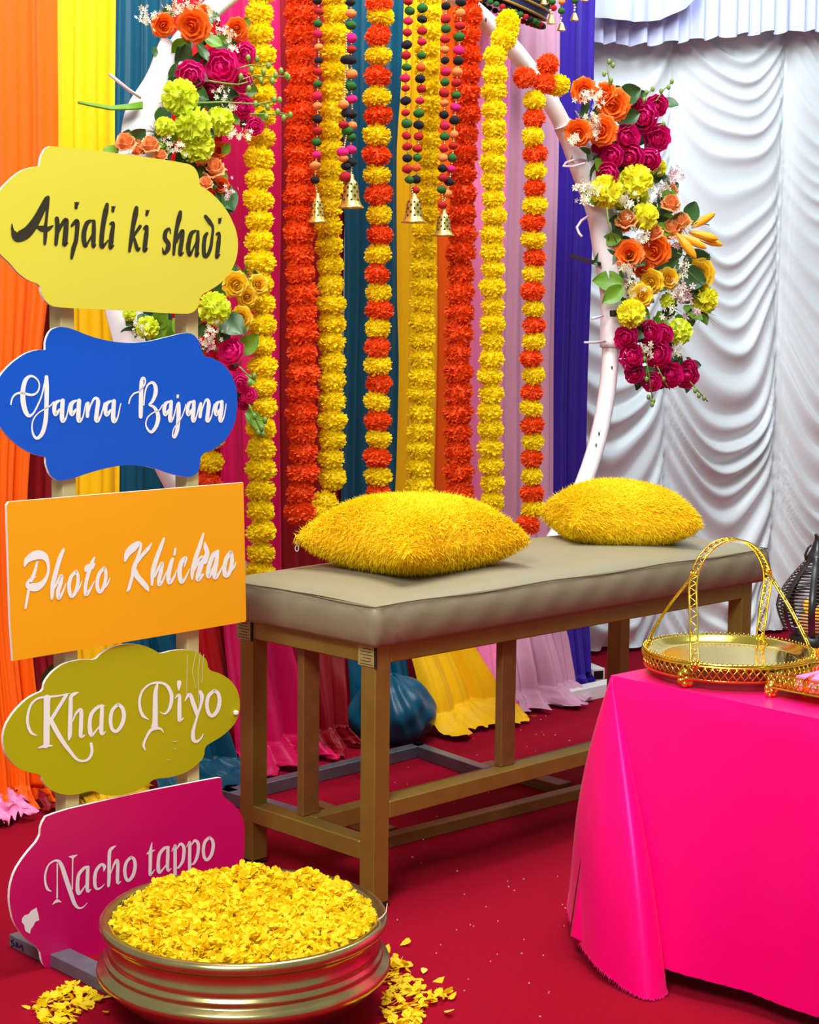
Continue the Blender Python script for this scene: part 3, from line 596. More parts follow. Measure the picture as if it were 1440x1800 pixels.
def star_cluster(mb, c, r, n, size, seed):
    rr = np.random.RandomState(seed)
    for i in range(n):
        p = c + rr.normal(0, r * 0.5, 3); d = -E2 + rr.normal(0, .6, 3); d /= np.linalg.norm(d); t = np.cross(d, rr.normal(size=3)); t /= np.linalg.norm(t); b = np.cross(d, t); s = size * rr.uniform(.7, 1.2)
        for k in range(5):
            a = 2 * math.pi * k / 5; e = math.cos(a) * t + math.sin(a) * b; o = -math.sin(a) * t + math.cos(a) * b
            mb.add([p, p + e * s * .6 + o * s * .24 + d * s * .2, p + e * s + d * s * .25, p + e * s * .6 - o * s * .24 + d * s * .2], [(0, 1, 2, 3)])
def arrangement(name, label, base, flowers, leaves, whites, pinks, stems, s, org, dep):
    root = thing(name, label, 'flowers', base); rt = np.array(root.location)
    cv = lambda x, y, off: onring(x / s + org[0], y / s + org[1], off)
    vdir = -E2
    for i, f in enumerate(flowers):
        k, x, y, r = f[:4]; off = f[4] if len(f) > 4 else dep + 0.02 * ((i * 7) % 5) / 4
        p = cv(x, y, off); sc = r / s / pxm(p) * {'O': 1.22, 'RY': 1.2, 'RP': 1.45, 'PM': 1.16, 'PK': 1.16, 'CY': 1.12, 'CG': 1.12, 'TU': 1.45}[k]
        vd = (CAM - p) / np.linalg.norm(CAM - p)
        z = vd + np.array([rnd.uniform(-.45, .45), 0, rnd.uniform(-.25, .4)])
        if k == 'RP': z = z * 0.6 + EZ * 0.8
        if k == 'TU': z = np.array([f[5], 0, f[6]]) + E2 * -0.2
        o = link(FN[k], rnd.choice(FL[k]), root, p - rt, look(z, rnd.uniform(0, 6))); o.scale = (sc * (0.9 if k != 'TU' else 0.8), sc * (0.9 if k != 'TU' else 0.8), sc)
    rl = random.Random(len(flowers)); leaves = leaves + [(f[1] + rl.uniform(-.5, .5) * f[3], f[2] + rl.uniform(-.5, .5) * f[3], f[3] * rl.uniform(1.0, 1.5), rl.uniform(0, 360), 0 if rl.random() < .75 else 1) for f in flowers if f[0] != 'TU' for _ in (0, 1)]
    for i, (x, y, L, ang, b) in enumerate(leaves):
        p = cv(x, y, dep - 0.035 + 0.012 * (i % 3)); sc = 1.3 * L / s / pxm(p); a = math.radians(ang)
        dirv = math.cos(a) * np.array([1, 0, 0]) + math.sin(a) * EZ + E2 * rnd.uniform(-.4, .1); dirv /= np.linalg.norm(dirv)
        n = -E2 + np.array([rnd.uniform(-.3, .3), 0, rnd.uniform(-.1, .5)]); xx = np.cross(n, dirv); xx /= np.linalg.norm(xx); nn = np.cross(dirv, xx)
        o = link('leaf', LF[b], root, p - rt); o.rotation_euler = Matrix((xx, nn, dirv)).transposed().to_euler(); o.scale = (sc * rnd.uniform(.9, 1.3), sc, sc)
    for nm, lst, m in (('white_sprig', whites, M['tinyw']), ('pink_sprig', pinks, M['tinyp'])):
        for i, (x, y, r) in enumerate(lst):
            mb = MB(); c = cv(x, y, dep + 0.025); q = 1 / s / pxm(c); star_cluster(mb, c, r * q * (1.3 if s < 3 else 1.5), 16, 22 * q * s / 4.2 * (1.25 if s < 3 else 1), i + int(x)); part(nm, mb, m, root, kind='stuff')
    for i, f in enumerate([f for f in flowers if f[0] in ('CY', 'CG', 'RY', 'RP')][::2]):
        mb = MB(); c = cv(f[1] + rl.uniform(-1, 1) * f[3] * 1.1, f[2] + rl.uniform(-.9, .9) * f[3] * 1.1, dep - 0.01); q = f[3] / s / pxm(c)
        for k in range(16):
            dv = np.array([rl.uniform(-1, 1), -0.4 + rl.uniform(-.4, .3), rl.uniform(-1, 1)]); dv = dv / np.linalg.norm(dv) * q * rl.uniform(.9, 1.5)
            mb.tube([c, c + dv * .5, c + dv + EZ * -.15 * q], [0.0011, 0.0009, 0.0004], 3)
        part('needle_sprig', mb, M['leaf2' if i % 3 == 0 else 'leaf'], root, kind='stuff')
    for i, (pts, berries) in enumerate(stems):
        mb = MB(); P = [cv(x, y, dep + 0.03) for x, y in pts]; mb.tube(P, 0.0018, 5)
        for x, y in berries:
            c = cv(x, y, dep + 0.032); j = min(range(len(P)), key=lambda q: np.linalg.norm(P[q] - c)); mb.tube([P[j], c], 0.0010, 4); mb.ball(c, 0.0065, 8, 6, sc=(.85, .85, 1.2))
        part('berry_sprig', mb, M['stem'], root)
    return root
R_FL = [('O', 510, 358, 46), ('O', 592, 368, 42), ('O', 626, 415, 60), ('O', 488, 527, 50), ('O', 580, 515, 56), ('O', 688, 1003, 54), ('O', 790, 990, 58), ('O', 748, 1055, 42, 0.05),
        ('RP', 678, 862, 46), ('RP', 785, 913, 40), ('RP', 855, 905, 50), ('RP', 892, 872, 46), ('RP', 856, 800, 42), ('RP', 850, 750, 36, 0.05), ('RP', 665, 890, 34, 0.05),
        ('PM', 700, 415, 44), ('PM', 798, 418, 44), ('PM', 748, 465, 60), ('PM', 675, 545, 54), ('PM', 797, 545, 56), ('PM', 692, 620, 58), ('PM', 622, 620, 48), ('PM', 767, 630, 46), ('PM', 605, 690, 46), ('PM', 575, 580, 36, 0.05),
        ('PM', 678, 1335, 48), ('PM', 768, 1318, 50), ('PM', 822, 1322, 42), ('PM', 698, 1412, 54), ('PM', 800, 1402, 58), ('PM', 710, 1477, 40), ('PM', 778, 1512, 40), ('PM', 850, 1482, 54), ('PM', 918, 1486, 48), ('PM', 930, 1450, 30),
        ('CY', 600, 757, 64), ('CY', 716, 718, 66), ('CY', 750, 857, 54), ('CY', 800, 664, 36, 0.05), ('CY', 696, 1240, 56), ('CY', 986, 1185, 54), ('CG', 886, 1312, 52), ('CG', 840, 1190, 30, 0.06), ('CG', 650, 800, 26, 0.06), ('CG', 740, 785, 30, 0.06),
        ('RY', 775, 1115, 46), ('RY', 846, 1102, 42), ('RY', 740, 1172, 44), ('RY', 965, 1082, 56), ('RY', 718, 1150, 36, 0.06), ('RY', 955, 1115, 34, 0.06),
        ('TU', 982, 872, 38, 0.12, 0.8, 0.6), ('TU', 984, 932, 42, 0.12, 0.9, -0.25), ('TU', 1010, 955, 36, 0.12, 0.9, -0.3), ('TU', 915, 972, 44, 0.12, 0.5, -0.8), ('TU', 945, 955, 40, 0.12, 0.8, -0.5)]
R_LF = [(535, 600, 70, 200, 0), (590, 600, 60, 230, 0), (640, 480, 75, 20, 0), (560, 640, 80, 250, 0), (640, 850, 55, 240, 0), (655, 940, 60, 190, 1), (635, 1005, 75, 200, 0), (660, 1120, 90, 175, 1), (660, 1135, 80, 210, 1), (660, 1105, 70, 150, 0), (690, 1190, 80, 240, 1), (850, 870, 80, 200, 0), (900, 1050, 90, 20, 0), (880, 1090, 90, -10, 0), (920, 1130, 80, -40, 0), (860, 1180, 80, 250, 0), (800, 1230, 80, 260, 1), (900, 1220, 70, -30, 1), (870, 1250, 70, -60, 1), (820, 1090, 70, 60, 0), (700, 480, 60, -20, 0), (720, 590, 50, -60, 0), (800, 770, 70, 280, 0), (820, 740, 70, 300, 1), (760, 790, 60, 250, 0), (640, 900, 60, 260, 0), (740, 1290, 60, 90, 1), (790, 1060, 60, 250, 0), (610, 430, 60, 200, 0), (560, 440, 60, 250, 0), (520, 400, 50, 240, 0), (880, 960, 60, 240, 0), (760, 1360, 60, 260, 1), (935, 1060, 60, 100, 0), (955, 1220, 60, -60, 1), (840, 1265, 60, 200, 1)]
R_WH = [(500, 390, 34), (560, 380, 30), (530, 450, 34), (545, 480, 30), (545, 530, 22), (470, 555, 22), (490, 750, 30), (530, 745, 22), (740, 940, 30), (520, 790, 20), (670, 1060, 24), (700, 1120, 30), (770, 1250, 34), (690, 800, 34), (780, 765, 34), (900, 1060, 26), (850, 1240, 36), (880, 1150, 30), (760, 1390, 20), (880, 1385, 24), (660, 790, 24)]
R_PI = [(850, 720, 36), (870, 690, 26), (870, 970, 30), (885, 1150, 26), (900, 1180, 24), (945, 1235, 26)]
R_ST = [([(612, 340), (606, 290), (610, 245)], [(610, 243), (625, 258), (590, 292), (618, 318)]), ([(745, 410), (760, 370), (782, 352)], [(782, 352), (757, 365), (748, 395)]), ([(795, 400), (830, 350), (858, 325)], [(858, 322), (845, 345), (815, 360)]), ([(740, 1370), (760, 1440), (785, 1600)], [(785, 1585), (765, 1570), (780, 1600), (758, 1500), (750, 1420)]), ([(800, 1450), (835, 1520), (850, 1540)], [(825, 1500)]), ([(930, 1510), (965, 1550), (1000, 1588)], [(950, 1545), (965, 1565), (985, 1575)]), ([(800, 500), (830, 488)], [(825, 490)]), ([(600, 820), (610, 900), (640, 960)], []), ([(900, 900), (960, 880), (1005, 890)], []), ([(880, 1000), (930, 1020), (950, 1015)], []), ([(910, 1060), (950, 1100), (980, 1130)], [])]
arrangement('flower_arrangement', 'mixed artificial flowers on the right of ring beside white drape', onring(1075, 640, 0.02), R_FL, R_LF, R_WH, R_PI, R_ST, 2.25, (800, 0), 0.07)
L_FL = [('O', 455, 190, 84), ('O', 672, 190, 118), ('O', 1000, 215, 76), ('O', 760, 90, 56, 0.06), ('O', 1030, 270, 50, 0.06), ('PK', 660, 560, 104), ('PK', 880, 500, 138), ('PK', 1062, 400, 80), ('PM', 810, 672, 92, 0.05), ('PK', 1045, 615, 78), ('PK', 1038, 800, 90), ('PK', 1130, 935, 68), ('PM', 960, 880, 50, 0.05),
        ('CG', 578, 722, 134), ('CG', 676, 930, 138), ('CG', 700, 1085, 130), ('CG', 870, 905, 108), ('CG', 468, 948, 76), ('RP', 172, 1050, 84), ('RP', 355, 1070, 80), ('RP', 262, 1122, 44), ('RP', 268, 1062, 34, 0.06), ('RP', 430, 1150, 56), ('RP', 828, 1240, 92), ('RP', 770, 1355, 60), ('O', 880, 1380, 60, 0.05), ('O', 870, 1120, 60, 0.04),
        ('RY', 995, 2120, 92), ('RY', 1080, 2215, 72), ('RY', 1165, 2120, 74), ('RY', 1030, 2365, 80), ('RY', 1000, 2080, 50), ('CG', 832, 2295, 122), ('CG', 335, 2440, 86), ('CG', 200, 2340, 50, 0.05), ('PK', 960, 2620, 104), ('PK', 1025, 2850, 66), ('PK', 1095, 2942, 62), ('PM', 1045, 3000, 52, 0.06), ('PM', 1030, 2900, 60, 0.05), ('PM', 800, 2585, 46, 0.05), ('PM', 970, 2720, 40, 0.05)]
L_LF = [(560, 350, 150, 280, 0), (620, 330, 170, 260, 0), (700, 330, 120, 300, 0), (540, 480, 130, 260, 0), (640, 300, 130, 220, 1), (760, 290, 110, -20, 1), (820, 310, 100, 10, 1), (600, 600, 110, 200, 0), (440, 800, 110, 260, 0), (740, 760, 140, -10, 0), (900, 680, 100, -20, 0), (500, 1040, 120, 240, 0), (560, 1130, 140, 290, 0), (640, 1180, 130, 270, 0), (720, 1230, 130, 260, 0), (860, 1380, 170, -60, 0), (900, 1430, 130, -70, 0), (120, 1130, 90, 170, 1), (480, 2380, 130, 260, 1), (530, 2370, 130, 290, 1), (460, 2400, 120, 230, 1), (240, 2430, 120, 230, 0), (900, 2100, 110, 240, 0), (760, 2400, 100, 240, 0), (880, 2440, 120, 280, 0), (1070, 3070, 110, -50, 1), (1110, 3090, 120, -60, 1), (980, 2160, 80, 180, 1), (700, 2340, 80, 260, 0), (1100, 870, 80, 230, 0), (960, 250, 90, 230, 0), (1040, 560, 80, 200, 0), (380, 350, 60, 270, 0), (330, 2520, 110, 60, 1)]
L_WH = [(320, 120, 50), (350, 150, 40), (530, 40, 50), (560, 70, 40), (690, 30, 50), (800, 70, 40), (870, 210, 44), (940, 260, 36), (960, 360, 36), (500, 1080, 44), (540, 1110, 44), (970, 1000, 50), (1060, 1000, 40), (950, 810, 30), (800, 2470, 60), (850, 2440, 40), (280, 2450, 40), (770, 2540, 40), (880, 700, 40)]
L_PI = [(930, 1410, 40), (780, 2560, 40)]
L_ST = [([(1000, 515), (1090, 485), (1180, 490), (1270, 470)], [(1150, 437), (1110, 520), (1200, 535), (1235, 490), (1085, 430)]), ([(1020, 600), (1130, 560), (1260, 570), (1390, 570)], [(1330, 528), (1370, 560), (1385, 575), (1265, 605), (1180, 600), (1290, 560)]), ([(790, 600), (900, 620), (1010, 630), (1130, 600)], [(1030, 570), (1090, 660)]), ([(720, 765), (900, 760), (1150, 775), (1320, 745)], [(1280, 742), (1140, 775), (1230, 800), (1320, 745)]), ([(1100, 850), (1200, 850), (1400, 858)], [(1220, 870), (1305, 832), (1350, 878), (1400, 856)]), ([(1020, 2730), (1090, 2800), (1130, 2830)], [(1095, 2850), (1130, 2800)]), ([(1090, 3010), (1140, 3120), (1195, 3240)], [(1130, 3100), (1185, 3190), (1210, 3130), (1195, 3235)]), ([(1060, 3080), (1120, 3180), (1160, 3230)], [(1160, 3225)])]
la = arrangement('flower_arrangement', 'mixed artificial flowers on the left of ring behind the signs', onring(215, 560, 0.02), L_FL, L_LF, L_WH, L_PI, L_ST, 4.235, (180, 0), 0.07)
mb = MB()
for k in range(5):
    mb.tube([onring(x, y + (k - 2) * 2.2 * t, 0.03 + 0.004 * k) for (x, y), t in zip([(138, 180), (165, 185), (195, 190), (225, 188), (250, 185)], (0.1, 0.3, 0.5, 0.8, 1.1))], 0.0028, 6)
part('bound_stems', mb, M['leaf2'], la, label='bundle of green wire stems sticking out left')

# ------------------------------------------------------------------ bench
BN = np.array([-0.0593, 3.037, 0]); BL, BW = 1.21, 0.3948
ZRT, ZRB, ZST, ZSB, ZET, ZEB, TT = 0.4984, 0.4628, 0.2000, 0.1669, 0.1237, 0.0875, 0.0397
def B(a, b, z): return BN + a * E1 + b * E2 + z * EZ
bench = thing('padded_bench', 'long bench with taupe padded seat on gold painted metal legs', 'bench', B(BL / 2, BW / 2, 0))
for a, b in ((0, 0), (0, BW - TT), (BL - TT, 0), (BL - TT, BW - TT)):
    mb = MB(); mb.box(B(a + TT / 2, b + TT / 2, ZRT / 2 + 0.004), E1 * TT / 2, E2 * TT / 2, EZ * (ZRT / 2 - 0.004), bev=0.002); lg = part('leg', mb, M['gold_paint'], bench, False)
    mb = MB(); mb.box(B(a + TT / 2, b + TT / 2, 0.002), E1 * (TT / 2 + .001), E2 * (TT / 2 + .001), EZ * 0.002); o = link('foot_cap', mb.mesh('foot_cap', M['black'], False, np.array(bench.location)), lg)
hr = (ZRT - ZRB)
for nm, p0, p1, w, h in (('front_rail', B(TT, TT / 2, (ZRT + ZRB) / 2), B(BL - TT, TT / 2, (ZRT + ZRB) / 2), TT, hr), ('back_rail', B(TT, BW - TT / 2, (ZRT + ZRB) / 2), B(BL - TT, BW - TT / 2, (ZRT + ZRB) / 2), TT, hr),
                         ('end_rail', B(TT / 2, TT, (ZRT + ZRB) / 2), B(TT / 2, BW - TT, (ZRT + ZRB) / 2), TT, hr), ('end_rail', B(BL - TT / 2, TT, (ZRT + ZRB) / 2), B(BL - TT / 2, BW - TT, (ZRT + ZRB) / 2), TT, hr),
                         ('front_stretcher', B(TT, TT / 2, (ZST + ZSB) / 2), B(BL - TT, TT / 2, (ZST + ZSB) / 2), TT, ZST - ZSB), ('end_stretcher', B(TT / 2, TT, (ZET + ZEB) / 2), B(TT / 2, BW - TT, (ZET + ZEB) / 2), TT, ZET - ZEB),
                         ('end_stretcher', B(BL - TT / 2, TT, (ZET + ZEB) / 2), B(BL - TT / 2, BW - TT, (ZET + ZEB) / 2), TT, ZET - ZEB), ('middle_stretcher', B(TT, 0.225, (ZET + ZEB) / 2), B(BL - TT, 0.225, (ZET + ZEB) / 2), 0.034, ZET - ZEB)):
    mb = MB(); mb.bar(p0, p1, w, h, bev=0.002); part(nm, mb, M['gold_paint'], bench, False)
for a, b, z0 in ((0.044, 0.236, ZET), (0.395, 0.034, ZST)):
    mb = MB(); mb.box(B(a, b, (z0 + ZRB) / 2), E1 * 0.021, E2 * 0.0095, EZ * (ZRB - z0) / 2, bev=0.0015); part('inner_post', mb, M['wood_gold'], bench, False)
for b in (TT / 2 + 0.002, BW - TT / 2 + 0.004):
    mb = MB(); mb.box(B(-0.0012, b, 0.4785), E1 * 0.0012, E2 * 0.0225, EZ * 0.0195); part('printed_label', mb, M['paper'], bench, False, label='printed sticker on the end of rail')
    mb = MB()
    for q in range(6): mb.box(B(-0.0026, b + 0.002 * math.sin(q * 2.1), 0.4625 + 0.0058 * q), E1 * 0.0001, E2 * (0.017 - 0.003 * (q % 3)), EZ * 0.0007)
    part('label_print', mb, M['black_gap'], bench, False, kind='stuff')
    mb = MB(); mb.box(B(-0.0016, b - 0.0235, 0.478), E1 * 0.0014, E2 * 0.0024, EZ * 0.020); part('dark_tape_edge', mb, M['black_gap'], bench, False)
# cushion: rounded slab with soft bulge, seam line
def cushion():
    n1, n2 = 90, 34; a0, a1, b0, b1, z0, z1 = -0.020, BL + 0.02, -0.020, BW + 0.022, 0.4995, 0.577
    m_ = MB(); A = np.linspace(0, 1, n1); Bv = np.linspace(0, 1, n2)
    def crown(u, v): return 0.028 * (np.clip(4 * u * (1 - u), 0, 1) ** 0.35) * (np.clip(4 * v * (1 - v), 0, 1) ** 0.45)
    top = np.array([[B(a0 + (a1 - a0) * u, b0 + (b1 - b0) * v, z1 + crown(u, v) + 0.002 * math.sin(u * 21 + v * 5) * math.sin(v * 3.1) + 0.003 * math.exp(-((u - 0.32) / .04) ** 2) * math.sin(v * 9)) for v in Bv] for u in A])
    m_.grid(top)
    per = [(u, 0) for u in A] + [(1, v) for v in Bv[1:]] + [(u, 1) for u in A[::-1][1:]] + [(0, v) for v in Bv[::-1][1:-1]]
    rows = []
    for q, (t, off) in enumerate(((0, 0), (.12, .004), (.35, .008), (.65, .006), (.9, 0.001), (1, -0.006))):
        row = []
        for i, (u, v) in enumerate(per):
            c = np.array([u - .5, v - .5]); nx = (1 if u == 1 else -1 if u == 0 else 0); ny = (1 if v == 1 else -1 if v == 0 else 0)
            w = 0.0018 * math.sin(i * 0.9 + q * 1.1) * math.sin(t * math.pi) + (0.003 * math.sin(q * 2 + i * 2.2) * math.exp(-min(abs(i - k) for k in (0, n1 - 1, n1 + n2 - 2, len(per))) / 5) if 0 < q < 5 else 0)
            row.append(B(a0 + (a1 - a0) * u + nx * (off + w), b0 + (b1 - b0) * v + ny * (off + w), z1 + (z0 - z1) * t))
        rows.append(row)
    m_.grid(np.array(rows), cv=True); bb = m_.n - len(per); m_.f.append([bb + i for i in range(len(per))]); m_.mi.append(0)
    sm = MB(); sm.tube([B(a0 + (a1 - a0) * u + (0.003 if u == 1 else -0.003 if u == 0 else 0), b0 + (b1 - b0) * v + (.003 if v == 1 else -.003 if v == 0 else 0), z1 - 0.001 + 0.002 * math.sin(i * .23)) for i, (u, v) in enumerate(per)], 0.0011, 5, True)
    return m_, sm
cm, sm = cushion(); cu = part('seat_cushion', cm, M['leather'], bench)
o = link('seam', sm.mesh('seam', M['seam'], True, np.array(bench.location)), cu)

# gold frame lying on carpet under the bench
fr = thing('floor_frame', 'worn gold metal tube frame lying on carpet beneath bench', 'metal frame', onz(860, 1450))
q0, q1 = onz(686, 1491), onz(1150, 1372); dq = (q1 - q0) / np.linalg.norm(q1 - q0); nq = np.array([-dq[1], dq[0], 0])
mb = MB(); mb.bar(q0 + EZ * 0.0125 + nq * 0.015, q1 + EZ * 0.0125 + nq * 0.015, 0.03, 0.025); part('long_bar', mb, M['wood_gold'], fr, False)
mb = MB(); mb.box(q0 + EZ * 0.0125 + nq * 0.015, dq * 0.0009, nq * 0.011, EZ * 0.009); part('bar_opening', mb, M['black'], fr, False)
qc = onz(1010, 1400) + nq * 0.03
mb = MB(); mb.bar(qc + EZ * 0.0125, qc + nq * 0.26 + EZ * 0.0125 - dq * 0.01, 0.045, 0.025); part('cross_bar', mb, M['wood_gold'], fr, False)
qc = onz(705, 1482) + nq * 0.03
mb = MB(); mb.bar(qc + EZ * 0.0125, qc + nq * 0.26 + EZ * 0.0125, 0.03, 0.025); part('cross_bar', mb, M['wood_gold'], fr, False)

# ------------------------------------------------------------------ pillows
def pillow(label, c, half, thick, yaw, seed, tilt=(0, 0), pw=0.5, zip_at=None):
    c = np.asarray(c, float); root = thing('plush_pillow', label, 'pillow', c, 'plush pillows on the bench'); rr = np.random.RandomState(seed)
    n = 49; U = np.linspace(-1, 1, n); u, v = np.meshgrid(U, U, indexing='ij')
    prof = (np.clip(1 - np.abs(u) ** 2.4, 0, 1) * np.clip(1 - np.abs(v) ** 2.4, 0, 1)) ** pw
    pin = 1 - 0.10 * (1 - np.abs(u) ** 2) * np.abs(v) ** 3; pin2 = 1 - 0.10 * (1 - np.abs(v) ** 2) * np.abs(u) ** 3
    lump = 1 + 0.05 * np.sin(3.1 * u + seed) * np.sin(2.7 * v + 2 * seed)
    R = Matrix.Rotation(yaw, 3, 'Z') @ Matrix.Rotation(tilt[0], 3, 'X') @ Matrix.Rotation(tilt[1], 3, 'Y'); R = np.array(R)
    X = u * half[0] * pin2; Y = v * half[1] * pin
    top = np.stack([X, Y, thick * 0.58 * prof * lump], -1); bot = np.stack([X, Y, -thick * 0.42 * prof], -1)
    m_ = MB(); m_.grid(top @ R.T + c); m_.grid(bot @ R.T + c); body = part('pillow_body', m_, M['pillow'], root)
    # fur tufts
    V = []; 
    N = 27000; ii = rr.randint(0, n - 1, N * 2); jj = rr.randint(0, n - 1, N * 2); fu = rr.rand(N * 2); fv = rr.rand(N * 2)
    S = np.concatenate([np.zeros(N, int), np.ones(N, int)])
    surf = np.stack([top, bot])
    p = surf[S, ii, jj] * ((1 - fu) * (1 - fv))[:, None] + surf[S, ii + 1, jj] * (fu * (1 - fv))[:, None] + surf[S, ii, jj + 1] * ((1 - fu) * fv)[:, None] + surf[S, ii + 1, jj + 1] * (fu * fv)[:, None]
    nn = np.cross(surf[S, ii + 1, jj] - surf[S, ii, jj], surf[S, ii, jj + 1] - surf[S, ii, jj]); nn *= np.where(S == 0, 1, -1)[:, None]; nn /= np.linalg.norm(nn, axis=1)[:, None] + 1e-12
    lean = np.stack([0.45 * np.sin(p[:, 1] * 30 + seed), 0.45 * np.cos(p[:, 0] * 26), -0.35 * np.ones(len(p))], 1) + rr.normal(0, .35, p.shape)
    d1 = 0.62 * nn + 0.8 * lean; d1 /= np.linalg.norm(d1, axis=1)[:, None]; d2 = 0.35 * nn + 1.0 * lean; d2 /= np.linalg.norm(d2, axis=1)[:, None]
    t = np.cross(d1, nn) + rr.normal(0, .25, p.shape); t /= np.linalg.norm(t, axis=1)[:, None]
    L = rr.uniform(0.011, 0.019, len(p))[:, None]; w = 0.0009
    q = [p - t * w, p + t * w, p + d1 * L * .55 - t * w * .9, p + d1 * L * .55 + t * w * .9, p + d1 * L * .55 + d2 * L * .45]
    allv = np.stack(q, 1).reshape(-1, 3) @ R.T + c
    k = np.arange(len(p)) * 5; faces = np.concatenate([np.stack([k, k + 1, k + 3, k + 2], 1).tolist(), ]).tolist() + np.stack([k + 2, k + 3, k + 4], 1).tolist()
    me = bpy.data.meshes.new('fur'); me.from_pydata((allv - c).tolist(), [], faces); me.materials.append(M['fur']); fo = link('fur', me, root); tag(fo, None, None, None, 'stuff')
    if zip_at is not None:
        zp = MB(); z0 = np.asarray(zip_at)
        zp.tube([z0 + EZ * 0.006, z0 - EZ * 0.002], 0.002, 6); zp.tube([z0 + np.array([0.0035 * math.cos(a), 0, -0.008 + 0.006 * math.sin(a)]) for a in np.linspace(0, 6.28, 13)[:-1]], 0.0011, 5, True); part('zip_pull', zp, M['white_paint'], root, label='small white zip pull')
p1c = B(0.292, 0.200, 0.603 + 0.052)
pillow('yellow plush pillow on the bench end nearer the signs, pointed corners', p1c, (0.178, 0.162), 0.142, YAW, 3, (0.0, 0.0), 0.5, zip_at=ond(522, 957, (p1c - E1 * 0.160 + E2 * 0.150)[1], np.array([0, 1.0, 0])))
p2c = B(0.955, 0.200, 0.603 + 0.047)
pillow('rounder yellow plush pillow on the far end near white drape', p2c, (0.148, 0.135), 0.13, math.radians(12), 5, (0.0, 0.0), 0.42)

# ------------------------------------------------------------------ sign stand
DS = 2.37                                                       # front plane of the boards
posts = [(104, 130), (315, 342)]
sr = ond(220, 1600, 2.4); sr[2] = 0
sign = thing('sign_stand', 'tall stand with five painted word signs stacked left of bench', 'sign stand', sr)
for x0, x1 in posts:
    pb = ond((x0 + x1) / 2, 1500, DS + 0.03); a = pb @ E1
    mb = MB(); mb.box(F3(a, DS + 0.026, 0.62 + 0.01), E1 * 0.013, E2 * 0.018, EZ * 0.60, bev=0.0015); part('post', mb, M['post'], sign, False)
p0, p1 = onz(16, 1664, 0.0), onz(179, 1745, 0.0); dr = (p1 - p0) / np.linalg.norm(p1 - p0); nb = np.array([-dr[1], dr[0], 0])
mb = MB(); mb.bar(p0 + nb * 0.02 + EZ * 0.0115, p1 + dr * 0.02 + nb * 0.02 + EZ * 0.0115, 0.04, 0.023); fb = part('foot_bar', mb, M['steel'], sign, False, label='grey steel foot bar')
aR = ond(328, 1500, DS + 0.03) @ E1
mb = MB(); mb.bar(F3(aR, 2.545, 0.0115), F3(aR, 2.375, 0.0115), 0.04, 0.023); part('foot_bar', mb, M['steel'], sign, False)
def ribbon2d(pts, sub=6):
    P = np.array([p[:2] for p in pts], float); Wd = np.array([p[2] for p in pts], float)
    if len(P) == 2: C_ = P; Wc = Wd
    else:
        C_ = []; Wc = []
        for i in range(len(P) - 1):
            p0, p1, p2, p3 = P[max(i - 1, 0)], P[i], P[i + 1], P[min(i + 2, len(P) - 1)]
            for t in np.linspace(0, 1, sub, endpoint=False):
                C_.append(0.5 * ((2 * p1) + (-p0 + p2) * t + (2 * p0 - 5 * p1 + 4 * p2 - p3) * t * t + (-p0 + 3 * p1 - 3 * p2 + p3) * t ** 3)); Wc.append(Wd[i] + (Wd[i + 1] - Wd[i]) * t)
        C_.append(P[-1]); Wc.append(Wd[-1]); C_ = np.array(C_); Wc = np.array(Wc)
    T = np.gradient(C_, axis=0); T /= np.linalg.norm(T, axis=1)[:, None] + 1e-9; N = np.stack([-T[:, 1], T[:, 0]], 1)
    return C_, Wc / 2, N, T
def lettering(crops, d):                                     # one mesh per letter: strokes that touch belong together
    groups = []
    for ox, oy, sc, strokes in crops:
        S2 = []
        for st in strokes:
            C_, h, N, T = ribbon2d(st); S2.append([C_ / sc + np.array([ox, oy]), h / sc, N, T])
        par = list(range(len(S2)))
        def find(i):
            while par[i] != i: i = par[i]
            return i
        small = [np.ptp(q[0], axis=0).max() < 12 for q in S2]
        for i in range(len(S2)):
            for j in range(i):
                dd = np.linalg.norm(S2[i][0][:, None] - S2[j][0][None], axis=2) - S2[i][1][:, None] - S2[j][1][None]
                if dd.min() < 0.25: par[find(i)] = find(j)
        for i in range(len(S2)):                                # dots go with the letter below
            if small[i]:
                big = [j for j in range(len(S2)) if not small[j]]
                j = min(big, key=lambda q: abs(S2[q][0][:, 0].mean() - S2[i][0][:, 0].mean()) + 0.3 * max(0, S2[i][0][:, 1].mean() - S2[q][0][:, 1].min()) * 4)
                par[find(i)] = find(j)
        gs = {}
        for i in range(len(S2)): gs.setdefault(find(i), []).append(S2[i])
        groups += list(gs.values())
    out = []; k = 0
    for g in groups:
        mb = MB()
        for C_, h, N, T in g:
            k += 1; n = len(C_); V = list(np.concatenate([C_ + N * h[:, None], C_ - N * h[:, None]])); f = [(i, i + 1, n + i + 1, n + i) for i in range(n - 1)]
            for end, sg in ((0, -1), (n - 1, 1)):
                b = len(V); V.append(C_[end])
                for a in np.linspace(-math.pi / 2, math.pi / 2, 7): V.append(C_[end] + h[end] * (math.cos(a) * T[end] * sg + math.sin(a) * N[end]))
                f += [(b, b + 1 + q, b + 2 + q) for q in range(6)]
            W3 = [ond(x, y, d - 0.00003 * (k % 7)) for x, y in V]; ff_ = []
            for q in f:                                          # every face looks out of the board
                nrm = np.cross(W3[q[1]] - W3[q[0]], W3[q[2]] - W3[q[0]]); ff_.append(q if nrm @ E2 < 0 else tuple(q[::-1]))
            mb.add(W3, ff_)
        out.append(mb)
    return out
